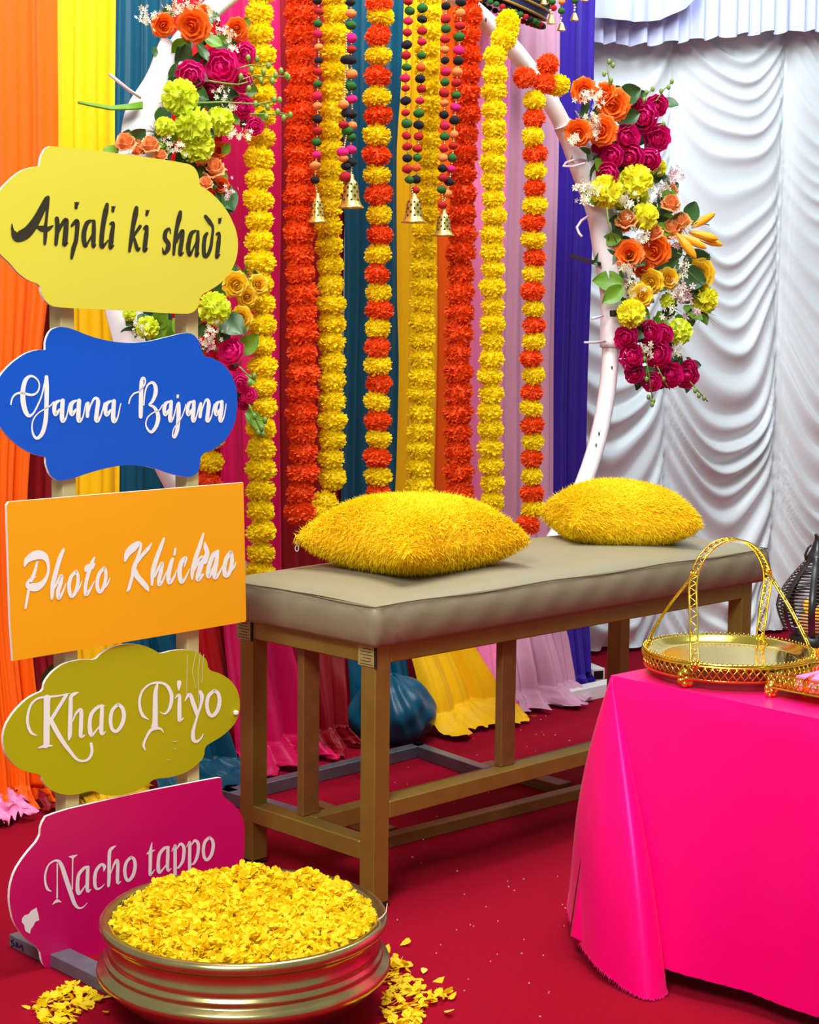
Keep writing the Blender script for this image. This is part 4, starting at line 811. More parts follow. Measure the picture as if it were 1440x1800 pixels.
def board(pts, s, org, m, d, label, thick=0.006):
    pts = [(x / s + org[0], y / s + org[1]) for x, y in pts]
    if len(pts) > 8:                                            # soften the traced outline
        Q = []
        for i in range(len(pts)):
            a, b_ = np.array(pts[i]), np.array(pts[(i + 1) % len(pts)]); c = np.array(pts[i - 1])
            ang = np.dot((a - c) / (np.linalg.norm(a - c) + 1e-6), (b_ - a) / (np.linalg.norm(b_ - a) + 1e-6))
            if ang < 0.35: Q.append(a)
            else: Q += [a * .75 + c * .25 * 1 - 0 * b_, a * .8 + (b_ + c) * .1, a * .75 + b_ * .25]
        pts = [tuple(q) for q in Q]
    Fp = [ond(x, y, d) for x, y in pts]; n = len(Fp); mb = MB(); V = Fp + [p + E2 * thick for p in Fp]
    # orient outward
    mb.add(V, [list(range(n))], 0); b = 0
    for i in range(n): mb.f.append([i, (i + 1) % n, n + (i + 1) % n, n + i]); mb.mi.append(1)
    mb.f.append([n + i for i in range(n)][::-1]); mb.mi.append(1)
    return part('sign_board', mb, [m, M['foam']], sign, False, label=label)
def letters(bd, crops, m, d=DS, label=None):
    for mb in lettering(crops, d - 0.0007): link('letter', mb.mesh('letter', m, False, np.array(sign.location)), bd)
b1 = board([(210, 875), (215, 830), (240, 780), (275, 768), (640, 810), (990, 860), (1030, 885), (1050, 930), (1052, 980), (1100, 1005), (1160, 1060), (1210, 1130), (1245, 1210), (1257, 1280), (1250, 1360), (1220, 1430), (1170, 1490), (1110, 1530), (1055, 1560), (1050, 1610), (1025, 1645), (980, 1658), (620, 1635), (290, 1622), (245, 1595), (220, 1550), (210, 1500), (150, 1480), (95, 1440), (55, 1390), (0, 1340), (-30, 1290), (-40, 1200), (-25, 1070), (0, 1000), (60, 940), (110, 900), (165, 882)], 3, (0, 0), M['s_yellow'], DS - 0.012, 'yellow plaque shaped sign board, topmost, reading Anjali ki shadi')
letters(b1, [(0, 320, 6, [
    [(126, 440, 8), (135, 515, 36), (180, 575, 112), (260, 548, 118), (330, 480, 102), (400, 370, 84), (450, 270, 72), (488, 190, 60), (500, 168, 46)], [(507, 160, 36), (500, 270, 34), (488, 400, 28), (480, 470, 40), (478, 560, 42), (472, 650, 30)], [(395, 475, 30), (440, 490, 66), (500, 495, 54), (560, 458, 10)],
    [(600, 385, 46), (605, 480, 50), (590, 655, 36)], [(604, 560, 16), (650, 450, 36), (698, 398, 46), (695, 500, 54), (685, 620, 56), (680, 660, 44), (715, 640, 12)], [(755, 462, 24), (800, 412, 40), (815, 425, 50), (812, 520, 44), (800, 620, 44), (775, 700, 48), (755, 800, 30)], [(808, 225, 36), (802, 270, 34)], [(785, 215, 8), (800, 232, 12)], [(836, 208, 4), (818, 240, 18)],
    [(968, 405, 20), (920, 430, 46), (888, 520, 50), (885, 610, 52), (900, 675, 36), (940, 615, 20), (985, 540, 24)], [(990, 412, 36), (990, 500, 44), (985, 620, 48), (985, 682, 36), (1012, 655, 8)], [(1130, 235, 36), (1115, 310, 58), (1088, 450, 50), (1072, 600, 48), (1075, 680, 50), (1108, 655, 24), (1140, 612, 10)], [(1165, 440, 26), (1195, 435, 34), (1180, 550, 50), (1170, 640, 52), (1165, 695, 38), (1203, 665, 8)], [(1195, 270, 36), (1190, 305, 32)], [(1175, 258, 8), (1190, 275, 10)], [(1218, 252, 4), (1202, 285, 16)]]),
    (200, 320, 6, [[(240, 270, 40), (228, 340, 58), (203, 470, 46), (182, 620, 42), (165, 728, 28)], [(200, 595, 14), (235, 530, 30), (280, 465, 34)], [(215, 590, 26), (240, 680, 42), (255, 715, 38), (280, 690, 8)], [(320, 490, 26), (350, 465, 30), (342, 560, 48), (330, 660, 48), (325, 725, 40), (358, 695, 8)], [(355, 310, 34), (347, 345, 30)], [(335, 296, 6), (350, 315, 10)], [(378, 290, 4), (362, 320, 14)],
    [(600, 545, 8), (588, 492, 24), (550, 520, 42), (540, 590, 48), (575, 650, 50), (568, 710, 50), (530, 752, 32), (515, 690, 8)], [(703, 315, 36), (690, 380, 54), (666, 480, 42), (645, 620, 38), (632, 762, 28)], [(665, 640, 10), (690, 560, 34), (728, 510, 34), (720, 600, 46), (705, 700, 46), (702, 765, 40), (738, 740, 8)],
    [(865, 512, 20), (820, 540, 44), (795, 620, 46), (785, 700, 48), (800, 770, 36), (830, 720, 20), (875, 620, 16)], [(888, 520, 30), (885, 600, 42), (878, 720, 42), (872, 778, 36), (903, 745, 8)], [(985, 540, 30), (962, 580, 42), (950, 680, 42), (957, 775, 44), (990, 770, 36), (1022, 690, 36), (1038, 580, 28), (1045, 480, 28), (1010, 420, 50), (968, 362, 38)], [(1085, 550, 24), (1113, 540, 28), (1105, 640, 46), (1095, 730, 46), (1086, 795, 34), (1122, 760, 8)], [(1120, 395, 34), (1115, 425, 30)], [(1100, 380, 6), (1115, 398, 10)], [(1140, 372, 4), (1126, 402, 14)]])], M['ink'], DS - 0.012, 'dark script lettering')
b2 = board([(240, 225), (240, 175), (265, 120), (310, 102), (370, 110), (480, 155), (580, 180), (680, 190), (790, 180), (890, 155), (970, 135), (1020, 140), (1055, 185), (1068, 255), (1130, 270), (1190, 310), (1230, 370), (1250, 440), (1252, 530), (1240, 610), (1200, 690), (1140, 745), (1060, 775), (1055, 840), (1040, 880), (990, 900), (900, 880), (800, 845), (690, 830), (600, 840), (480, 870), (380, 905), (310, 918), (265, 890), (243, 830), (240, 790), (170, 775), (100, 735), (40, 680), (0, 630), (-35, 560), (-35, 440), (0, 360), (60, 295), (130, 245), (190, 225)], 3, (0, 540), M['s_blue'], DS, 'blue plaque shaped sign board, second, reading Gaana Bajana')
def sa(x, y=0, k=1.0): # the script letter a, bowl then stem with exit stroke
    return [[(x + 630 * 0 - 2, y + 385, 22), (x - 45, y + 412, 42), (x - 60, y + 470, 44), (x - 46, y + 532, 40), (x - 6, y + 480, 22)], [(x + 30, y + 385, 44), (x + 24, y + 480, 46), (x + 22, y + 570, 48), (x + 34, y + 603, 36), (x + 68, y + 560, 16), (x + 93, y + 450, 13), (x + 103, y + 410, 10)]]
letters(b2, [(0, 640, 6, [
    [(115, 425, 15), (130, 360, 18), (170, 315, 22), (230, 305, 26), (330, 325, 26), (390, 300, 20), (415, 240, 15), (405, 180, 15), (360, 135, 20), (310, 130, 30), (265, 180, 45), (242, 280, 50), (245, 400, 55), (270, 500, 50), (305, 545, 36), (350, 520, 20), (400, 430, 18), (440, 330, 16), (470, 200, 16), (488, 135, 30)],
    [(490, 135, 38), (493, 250, 48), (490, 450, 46), (480, 600, 46), (450, 720, 44), (400, 780, 34), (360, 760, 25), (338, 680, 15), (350, 590, 14), (400, 520, 14), (470, 475, 14), (530, 440, 16), (565, 400, 14)]] + sa(632) + sa(805) + [[(928, 412, 34), (925, 480, 40), (922, 550, 36)], [(930, 530, 14), (955, 440, 16), (990, 370, 25), (1020, 362, 34), (1035, 400, 44), (1022, 500, 45), (1015, 580, 46), (1030, 600, 34), (1065, 540, 18), (1090, 450, 14), (1100, 410, 12)]] + sa(1172, 5)),
    (200, 640, 6, [[(160, 415, 15), (175, 360, 15), (215, 310, 18), (265, 290, 16), (310, 240, 16), (333, 190, 16), (325, 152, 20), (305, 148, 28), (292, 200, 42), (288, 350, 46), (285, 480, 46), (284, 555, 40)], [(318, 430, 14), (330, 300, 16), (360, 220, 20), (410, 195, 30), (440, 240, 42), (440, 310, 44), (410, 390, 34), (375, 430, 18), (420, 450, 30), (460, 510, 42), (468, 580, 44), (445, 660, 40), (400, 715, 32), (360, 690, 22), (338, 630, 14), (360, 560, 14), (420, 510, 14), (480, 485, 14), (515, 430, 12)],
    [(585, 395, 20), (548, 418, 38), (532, 480, 40), (545, 535, 36), (582, 480, 20)], [(606, 395, 36), (600, 480, 42), (594, 570, 43), (602, 603, 32), (630, 560, 15), (655, 470, 13), (665, 420, 10)], [(685, 415, 36), (685, 500, 44), (680, 600, 42), (668, 700, 42), (640, 770, 32), (620, 740, 14), (640, 670, 12), (700, 590, 12), (740, 500, 12), (760, 425, 10)], [(676, 332, 26), (674, 350, 24)],
    [(825, 395, 20), (792, 418, 38), (778, 480, 40), (788, 535, 36), (822, 480, 20)], [(846, 395, 36), (842, 480, 42), (834, 570, 43), (844, 603, 32), (870, 560, 15), (895, 460, 13), (905, 420, 10)], [(918, 418, 32), (915, 490, 38), (910, 556, 34)], [(920, 530, 12), (945, 440, 14), (970, 382, 20), (993, 378, 30), (1003, 430, 42), (992, 520, 42), (984, 588, 40), (1000, 600, 28), (1030, 550, 15), (1050, 460, 12), (1060, 420, 10)], [(1118, 395, 20), (1087, 418, 38), (1074, 480, 40), (1083, 535, 36), (1117, 480, 20)], [(1140, 395, 36), (1137, 480, 42), (1122, 570, 42), (1131, 603, 32), (1160, 560, 15), (1180, 460, 12), (1186, 418, 8)]])], M['white_ink'], DS, 'white brush script lettering')
b3 = board([(12, 888), (16, 882), (428, 848), (433, 1090), (431, 1093), (23, 1162), (18, 1090)], 1, (0, 0), M['s_orange'], DS - 0.006, 'orange rectangular sign board, third, reading Photo Khichao')
letters(b3, [(20, 930, 7.2, [[(168, 475, 14), (195, 400, 70), (270, 345, 108), (350, 325, 118), (420, 350, 90), (460, 420, 44), (470, 510, 34), (450, 600, 40), (400, 680, 66), (330, 730, 104), (260, 735, 104), (215, 715, 70), (210, 670, 36), (250, 630, 26), (315, 606, 8)], [(328, 420, 26), (290, 560, 44), (250, 650, 50)], [(218, 780, 34), (200, 880, 34), (180, 1000, 28)],
    [(660, 262, 38), (610, 380, 56), (560, 560, 58), (525, 700, 58), (515, 840, 46), (512, 888, 20)], [(540, 760, 16), (590, 660, 36), (635, 588, 42), (625, 680, 52), (592, 790, 52), (600, 875, 46), (650, 800, 30), (692, 690, 12)], [(822, 535, 40), (760, 600, 46), (732, 700, 48), (738, 800, 48), (765, 855, 40), (808, 805, 44), (838, 700, 44), (843, 600, 42), (825, 540, 40)], [(830, 780, 40), (865, 730, 22), (892, 658, 8)],
    [(938, 535, 20), (960, 490, 72), (1010, 475, 80), (1045, 445, 36)], [(1050, 362, 26), (1000, 480, 56), (960, 620, 46), (937, 740, 46), (946, 825, 52), (990, 780, 34), (1052, 660, 10)], [(1178, 490, 40), (1120, 555, 46), (1090, 650, 48), (1092, 750, 48), (1120, 800, 40), (1160, 750, 42), (1192, 640, 42), (1196, 550, 40), (1180, 492, 40)], [(1180, 730, 40), (1220, 690, 24), (1250, 618, 8)]]),
    (200, 920, 6, [[(120, 398, 20), (145, 320, 66), (200, 260, 84), (258, 215, 56), (285, 235, 26), (260, 340, 34), (215, 470, 50), (195, 560, 34), (162, 680, 34), (145, 712, 20)], [(403, 207, 8), (360, 270, 38), (290, 350, 36), (228, 440, 28)], [(215, 480, 46), (250, 560, 58), (310, 630, 58), (350, 680, 46), (368, 715, 10)], [(530, 160, 24), (492, 260, 42), (442, 400, 48), (412, 520, 48), (403, 648, 24)], [(430, 570, 12), (470, 480, 32), (513, 415, 28), (500, 500, 42), (477, 600, 42), (482, 650, 34), (520, 600, 22), (556, 508, 8)],
    [(622, 375, 32), (600, 440, 46), (577, 550, 48), (587, 625, 44), (630, 580, 26), (666, 488, 8)], [(651, 268, 24), (640, 328, 26)], [(745, 458, 10), (763, 365, 34), (720, 400, 46), (695, 490, 48), (702, 590, 48), (722, 620, 34), (760, 570, 22), (800, 480, 8)], [(946, 108, 20), (910, 230, 42), (860, 380, 46), (832, 500, 46), (826, 588, 18)], [(842, 510, 16), (900, 390, 36), (935, 365, 50), (918, 450, 54), (887, 560, 48), (893, 595, 38), (940, 540, 26)], [(962, 205, 18), (972, 260, 50), (985, 320, 50), (955, 400, 66)],
    [(1098, 295, 34), (1050, 335, 46), (1012, 430, 46), (993, 520, 46), (1003, 565, 34), (1050, 480, 32), (1088, 380, 26)], [(1094, 315, 38), (1080, 430, 46), (1062, 540, 46), (1077, 575, 34), (1120, 510, 22), (1152, 438, 8)], [(1233, 305, 40), (1190, 370, 46), (1168, 460, 44), (1173, 540, 46), (1200, 550, 38), (1230, 490, 42), (1248, 390, 42), (1238, 308, 40)], [(1235, 490, 40), (1270, 460, 22), (1292, 410, 8)]])], M['white_ink'], DS - 0.006, 'white slanted brush lettering')
b4 = board([(248, 440), (255, 390), (300, 330), (370, 280), (470, 258), (550, 262), (580, 225), (650, 185), (740, 168), (830, 178), (890, 205), (920, 228), (1000, 205), (1080, 203), (1150, 225), (1190, 260), (1200, 320), (1270, 340), (1330, 380), (1370, 440), (1383, 510), (1375, 580), (1345, 640), (1280, 700), (1220, 735), (1180, 760), (1175, 820), (1130, 870), (1060, 915), (970, 940), (890, 945), (840, 985), (780, 1020), (680, 1045), (590, 1040), (555, 1020), (520, 1015), (440, 1038), (360, 1038), (290, 1010), (250, 970), (235, 920), (150, 905), (80, 870), (30, 800), (15, 720), (30, 640), (80, 560), (150, 490), (200, 460)], 3.273, (0, 1080), M['s_olive'], DS, 'olive green scalloped sign board, fourth, reading Khao Piyo')
letters(b4, [(30, 1190, 6.857, [[(235, 705, 10), (170, 670, 36), (132, 580, 36), (128, 470, 34), (165, 340, 28), (240, 265, 26), (330, 243, 28), (480, 230, 26), (640, 198, 6)], [(365, 255, 84), (360, 300, 78), (358, 500, 76), (355, 700, 76), (355, 790, 76), (345, 830, 60)], [(250, 858, 6), (345, 830, 46), (430, 830, 8)], [(595, 215, 42), (500, 370, 42), (415, 510, 42)], [(400, 510, 56), (480, 660, 58), (560, 790, 52), (650, 910, 42), (720, 990, 32), (800, 1014, 26), (870, 980, 32), (903, 900, 38), (893, 805, 36)],
    [(740, 187, 10), (690, 205, 44), (652, 240, 44), (645, 350, 52), (640, 550, 52), (635, 700, 52), (620, 768, 8)], [(668, 540, 10), (710, 440, 26), (760, 395, 40), (775, 430, 48), (770, 600, 50), (770, 715, 46), (822, 698, 6)], [(1050, 345, 16), (980, 360, 40), (900, 440, 46), (875, 560, 48), (882, 660, 56), (900, 705, 34), (950, 650, 20), (992, 600, 18)], [(1025, 350, 44), (1020, 500, 50), (1015, 640, 50), (1027, 688, 36), (1070, 655, 6)], [(1218, 330, 38), (1150, 400, 42), (1127, 510, 46), (1142, 620, 42), (1195, 655, 40), (1255, 590, 46), (1288, 480, 50), (1272, 380, 46), (1220, 330, 38)]]),
    (210, 1180, 6.545, [[(335, 552, 10), (270, 510, 38), (236, 420, 32), (233, 320, 30), (270, 220, 24), (350, 150, 22), (450, 130, 26), (540, 160, 34), (593, 250, 44), (598, 340, 44), (570, 440, 34), (520, 490, 20), (465, 465, 6)], [(437, 150, 24), (415, 250, 52), (412, 450, 60), (410, 580, 62), (405, 640, 80)], [(507, 705, 6), (480, 665, 22), (420, 655, 36), (360, 680, 36), (310, 760, 28), (278, 850, 30), (300, 908, 12)], [(640, 312, 8), (688, 272, 34), (690, 400, 48), (690, 520, 48), (692, 570, 34), (742, 535, 6)], [(688, 130, 54), (685, 170, 44), (680, 225, 6)],
    [(752, 345, 6), (790, 280, 36), (818, 275, 42), (850, 370, 52), (878, 450, 48), (890, 510, 26)], [(930, 235, 36), (950, 290, 48), (938, 380, 32), (902, 500, 24), (872, 600, 28), (847, 700, 44), (852, 785, 46), (890, 808, 32), (940, 770, 20), (966, 715, 4)], [(1093, 222, 38), (1030, 280, 42), (1007, 370, 43), (1022, 470, 42), (1070, 513, 40), (1128, 450, 46), (1152, 350, 46), (1138, 260, 42), (1095, 222, 38)]])], M['white_ink'], DS, 'white calligraphic lettering')
mb = MB()
for x0, y0, x1, y1 in ((345, 1147, 338, 1180), (338, 1180, 344, 1210), (352, 1147, 348, 1190), (348, 1190, 350, 1240), (330, 1150, 328, 1230), (358, 1150, 355, 1200), (304, 1304, 312, 1303), (310, 1316, 306, 1317), (295, 1336, 299, 1336)):
    a, b_ = ond(x0, y0, DS - 0.0006), ond(x1, y1, DS - 0.0006); mb.bar(a, b_, 0.0006, 0.0003, side=E1, bev=0)
o = link('scratches', mb.mesh('scratches', M['pale_ink'], False, np.array(sign.location)), b4); o['kind'] = 'stuff'
b5 = board([(180, 960), (185, 900), (215, 850), (600, 760), (985, 686), (1000, 687), (1005, 770), (1050, 800), (1090, 850), (1107, 900), (1105, 1060), (1085, 1120), (1040, 1170), (985, 1200), (985, 1300), (960, 1355), (600, 1450), (300, 1525), (215, 1552), (190, 1525), (180, 1460), (110, 1410), (60, 1340), (42, 1250), (45, 1180), (65, 1110), (110, 1040)], 2.571, (0, 1100), M['s_mag'], DS, 'magenta sign board, lowest, reading Nacho tappo')
letters(b5, [(60, 1460, 7.2, [[(222, 770, 6), (170, 740, 34), (140, 650, 28), (142, 550, 26), (180, 440, 20), (250, 385, 22), (310, 388, 38), (350, 450, 52), (390, 570, 58), (430, 690, 58), (470, 810, 54), (510, 920, 48), (560, 978, 28), (620, 970, 16), (672, 915, 4)], [(293, 420, 18), (293, 650, 16), (292, 850, 22)], [(232, 937, 4), (290, 890, 44), (345, 905, 4)], [(490, 345, 24), (488, 420, 16), (485, 600, 16), (482, 740, 16)], [(440, 330, 4), (490, 332, 42), (547, 305, 4)],
    [(700, 458, 12), (640, 470, 36), (570, 550, 42), (550, 650, 44), (552, 760, 52), (570, 800, 34), (620, 740, 18), (660, 680, 16)], [(680, 465, 42), (675, 600, 46), (673, 740, 44), (687, 770, 32), (720, 740, 6)], [(880, 515, 8), (890, 455, 46), (850, 430, 34), (790, 500, 42), (767, 600, 44), (772, 700, 42), (800, 738, 32), (850, 720, 18), (890, 675, 6)], [(1037, 190, 6), (985, 225, 40), (956, 270, 42), (950, 400, 45), (948, 600, 45), (942, 690, 38), (935, 718, 8)], [(972, 540, 8), (1010, 430, 26), (1048, 375, 38), (1060, 430, 42), (1055, 600, 44), (1062, 665, 36), (1100, 640, 5)], [(1228, 335, 34), (1170, 400, 38), (1147, 500, 42), (1162, 600, 42), (1195, 633, 36), (1250, 570, 44), (1278, 460, 44), (1268, 370, 42), (1230, 335, 34)]]),
    (230, 1440, 7.579, [[(283, 305, 4), (270, 380, 32), (262, 450, 50), (260, 600, 46), (256, 720, 42), (265, 742, 28), (322, 668, 6)], [(212, 465, 8), (250, 440, 36), (320, 410, 8)], [(515, 368, 12), (450, 385, 40), (387, 460, 44), (367, 560, 44), (367, 670, 52), (387, 710, 34), (440, 650, 20), (480, 600, 16)], [(495, 375, 42), (492, 500, 46), (488, 640, 44), (502, 685, 32), (540, 655, 6)], [(543, 432, 6), (590, 350, 34), (590, 400, 46), (590, 600, 46), (588, 850, 46), (588, 940, 46)], [(612, 400, 10), (660, 330, 36), (703, 365, 44), (708, 450, 46), (690, 560, 42), (640, 640, 30), (608, 650, 14)],
    [(743, 377, 6), (785, 305, 34), (785, 400, 44), (783, 600, 44), (785, 830, 42), (785, 920, 42)], [(807, 350, 8), (850, 287, 36), (893, 315, 44), (900, 400, 44), (880, 510, 42), (840, 590, 30), (805, 600, 12)], [(1048, 242, 36), (990, 300, 42), (967, 400, 42), (977, 500, 42), (1015, 543, 38), (1070, 480, 44), (1098, 370, 46), (1088, 285, 42), (1050, 242, 36)]])], M['pale_ink'], DS, 'pale calligraphic lettering')
mb = MB(); pg = [(100, 1322), (112, 1308), (130, 1303), (138, 1290), (165, 1273), (172, 1300), (178, 1330), (160, 1338), (150, 1358), (140, 1370), (135, 1392), (115, 1380), (108, 1350), (98, 1340)]
mb.add([ond(x / 2.571, y / 2.571 + 1100, DS - 0.0006) for x, y in pg], [list(range(len(pg)))])
o = link('torn_patch', mb.mesh('torn_patch', M['pale_ink'], False, np.array(sign.location)), b5); tag(o, 'torn white patch in the print')
mb = MB()                                                        # marker letters on the foot bar end
def onfoot(x, y): return ond(x, y, nb @ (p0 - nb * 0.0009), nb)
for st in ([(24, 1653, 2), (20, 1653, 2), (20, 1656, 2), (24, 1659, 2), (23, 1663, 2), (19, 1662, 2)], [(28, 1666, 2.4), (29, 1657, 2.4), (33, 1666, 2.4), (38, 1661, 2.4), (40, 1672, 2.4)]):
    C_, h, N, T = ribbon2d(st, 4); n = len(C_); V = [onfoot(*q) for q in np.concatenate([C_ + N * h[:, None], C_ - N * h[:, None]])]; mb.add(V, [(i, i + 1, n + i + 1, n + i) for i in range(n - 1)])
o = link('marker_letters', mb.mesh('marker_letters', M['blue_ink'], False, np.array(sign.location)), fb); tag(o, 'blue marker letters on the bar end')
mb = MB(); mb.box(ond(415, 1253, DS - 0.003), E1 * 0.004, E2 * 0.004, EZ * 0.004, bev=0.002); o = link('broken_corner', mb.mesh('broken_corner', M['foam'], False, np.array(sign.location)), b4)
# leaf hanging on a thread and a small flower behind the signs
lf = thing('hanging_leaf', 'green leaf hanging on a thread behind the olive sign', 'leaf', ond(92, 1155, 2.47))
mb = MB(); mb.tube([ond(99, 1140, 2.44), ond(92, 1172, 2.47)], 0.0006, 4); part('thread', mb, M['thread'], lf)
o = link('leaf', LF[0], lf, ond(92, 1168, 2.47) - np.array(lf.location)); o.scale = (0.05,) * 3; o.rotation_euler = (math.pi, 0.2, 0.6)
fp = np.array(onz(150, 1418)); ff = thing('fallen_flower', 'yellow flower with green leaves on carpet behind magenta sign', 'flower', fp); fp2 = ond(160, 1398, fp @ E2)
o = link('rose', FL['RY'][0], ff, fp2 - np.array(ff.location), look((0.3, -1, 0.6))); o.scale = (0.034,) * 3
for ang in (0.4, 1.6, 2.6):
    o = link('leaf', LF[1], ff, ond(142, 1402, fp @ E2) - np.array(ff.location)); o.scale = (0.06,) * 3; o.rotation_euler = (0.9, ang - 1.5, ang)
mb = MB(); mb.tube([fp, fp2], 0.003, 6); part('stem', mb, M['stem'], ff)

# ------------------------------------------------------------------ urli bowl and petals
bc = onz(430, 1626, 0.135); bc[2] = 0; kr = 252 / pxm(bc + EZ * 0.135)
bowl = thing('bell_metal_bowl', 'wide brass coloured ritual bowl brimming with yellow petals', 'bowl', bc)
out = [(0.02, 0.0), (0.13, 0.0), (0.165, 0.012), (0.205, 0.045), (0.222, 0.062), (kr * 1.015, 0.070), (kr * 1.022, 0.076), (kr * 1.012, 0.082), (kr * 0.965, 0.085), (kr * 0.955, 0.090), (kr * 0.97, 0.093), (kr * 0.962, 0.097), (kr * 0.945, 0.099), (kr * 0.94, 0.104), (kr * 0.95, 0.107), (kr * 0.937, 0.111), (kr * 0.93, 0.126), (kr * 0.935, 0.134), (kr * 0.985, 0.139), (kr, 0.144), (kr * 1.0, 0.150), (kr * 0.985, 0.155), (kr * 0.96, 0.157), (kr * 0.925, 0.153)]
mb = MB(); mb.lathe([(r, z) for r, z in out], bc, 96); part('bowl_body', mb, M['brass'], bowl)
mb = MB(); mb.lathe([(kr * 0.925, 0.153), (kr * 0.905, 0.148), (kr * 0.89, 0.12), (kr * 0.8, 0.07), (0.1, 0.03), (0.01, 0.028)], bc, 72); part('bowl_lining', mb, M['brass_in'], bowl, label='grey inner lining')
def petals(centres, normals, size, seed, m, spread=0.8):
    rr = np.random.RandomState(seed); mb = MB(); V = []; Fc = []
    for i, (p, n_) in enumerate(zip(centres, normals)):
        d = n_ + rr.normal(0, spread, 3); d /= np.linalg.norm(d); t = np.cross(d, rr.normal(size=3)); t /= np.linalg.norm(t); b = np.cross(d, t); L = size * rr.uniform(.7, 1.3); w = L * rr.uniform(.28, .42); c = rr.uniform(-.35, .35) * L; b0 = len(V)
        V += [p - t * L * .5, p - t * L * .1 - b * w * .7 + d * c * .3, p - t * L * .1 + b * w * .7 + d * c * .3, p + t * L * .35 - b * w + d * c * .8, p + t * L * .35 + b * w + d * c * .8, p + t * L * .55 - b * w * .4 + d * c, p + t * L * .48 + d * c * .9, p + t * L * .55 + b * w * .4 + d * c]
        Fc += [(b0, b0 + 1, b0 + 2), (b0 + 1, b0 + 3, b0 + 4, b0 + 2), (b0 + 3, b0 + 5, b0 + 6), (b0 + 3, b0 + 6, b0 + 4), (b0 + 4, b0 + 6, b0 + 7)]
    mb.add(V, Fc); return mb
rr = np.random.RandomState(5); N = 13000; ang = rr.uniform(0, 6.2832, N); rad = kr * 0.905 * np.sqrt(rr.rand(N))
hh = 0.145 + 0.018 * (1 - (rad / (kr * .9)) ** 2) + 0.010 * np.sin(rad * 70 + np.cos(ang * 3) * 2) * np.sin(ang * 11 + rad * 30) + rr.uniform(-.008, .010, N)
hh += 0.020 * np.clip(np.sin(ang), 0, 1) * np.exp(-((rad - kr * .62) / (kr * .22)) ** 2) * (0.6 + 0.6 * np.sin(ang * 9))
cen = np.stack([bc[0] + rad * np.cos(ang), bc[1] + rad * np.sin(ang), hh], 1)
mb = petals(cen, np.tile([0, -.2, 1.0], (N, 1)), 0.0125, 3, None)
mb.lathe([(kr * .88, 0.13), (kr * .6, 0.148), (kr * .3, 0.153), (0.005, 0.155)], bc, 40)
single('petal_heap', mb, M['petal_heap'], 'heap of loose yellow marigold petals filling the brass bowl', 'petals', bc + EZ * 0.14, False, kind='stuff')
mb = MB(); mb.tube([onz(664, 1618, 0.155), onz(672, 1612, 0.163), onz(679, 1603, 0.168), onz(681, 1588, 0.178)], [0.002, 0.0012, 0.0008, 0.0005], 5)
single('marigold_petal', mb, M['tinyw'], 'thin pale floret sticking up from the bowl rim', 'petal', onz(664, 1618, 0.155))
def scatter(lab, poly, n, seed, size=0.017):
    rr2 = random.Random(seed); P = []; xs = [p[0] for p in poly]; ys = [p[1] for p in poly]
    def inside(x, y):
        c = False
        for i in range(len(poly)):
            (x0, y0), (x1, y1) = poly[i - 1], poly[i]
            if (y0 > y) != (y1 > y) and x < (x1 - x0) * (y - y0) / (y1 - y0) + x0: c = not c
        return c
    while len(P) < n:
        x, y = rr2.uniform(min(xs), max(xs)), rr2.uniform(min(ys), max(ys))
        if inside(x, y): P.append(onz(x, y, rr2.uniform(0.004, 0.012)))
    return single('fallen_petals', petals(P, np.tile([0, 0, 1.0], (n, 1)), size, seed, None, 0.35), M['petal_heap'], lab, 'petals', P[0] * np.array([1, 1, 0]), False, kind='stuff')
scatter('yellow petals scattered on carpet left of the brass bowl', [(70, 1750), (95, 1735), (130, 1726), (168, 1740), (175, 1758), (150, 1768), (140, 1790), (110, 1805), (75, 1800), (62, 1775)], 150, 21)
scatter('yellow petals scattered on carpet right of the brass bowl', [(684, 1676), (700, 1678), (735, 1712), (745, 1740), (815, 1744), (760, 1760), (740, 1775), (745, 1800), (720, 1830), (672, 1830), (676, 1760), (680, 1730)], 240, 22)
LP = [('yellow petal lying apart behind the right scatter of petals', 712, 1658), ('folded yellow petal touching the bowl rim side on carpet', 680, 1666), ('pale petal standing up beyond right scatter of petals', 745, 1707), ('single petal lying out to the right of scatter', 773, 1722), ('pale spoon shaped petal near the bottom right scatter', 788, 1780), ('flat petal at the far left of left scatter', 45, 1768), ('curled petal between the left scatter and the bowl', 187, 1780), ('pale petal under the bowl flange at left', 190, 1750)]
for i, (lab, x, y) in enumerate(LP):
    p = onz(x, y, 0.005); mb = petals([p], [np.array([0, -.3, 1.0])], 0.020, 40 + i, None, 0.2)
    single('marigold_petal', mb, M['petal_pale' if 'pale' in lab else 'petal_heap'], lab, 'petal', p * np.array([1, 1, 0]), False, 'loose petals on the carpet')
mb = MB()
for i in range(70):
    x, y = rnd.uniform(690, 1000), rnd.uniform(1230, 1790); p = onz(x, y, 0.002)
    if i < 6: p = onz((840, 951, 976, 1001, 942, 942)[i], (1266, 1265, 1292, 1302, 1291, 1320)[i], 0.003)
    s_ = 0.0035 if i < 4 else 0.0015
    mb.box(p, np.array([s_ * rnd.uniform(.5, 1), s_ * rnd.uniform(-.5, .5), 0]), np.array([0, s_ * .5, 0]), EZ * 0.001)
single('lint', mb, M['tinyp'], 'tiny pale lint specks scattered over the red carpet', 'lint', onz(840, 1500), False, kind='stuff')

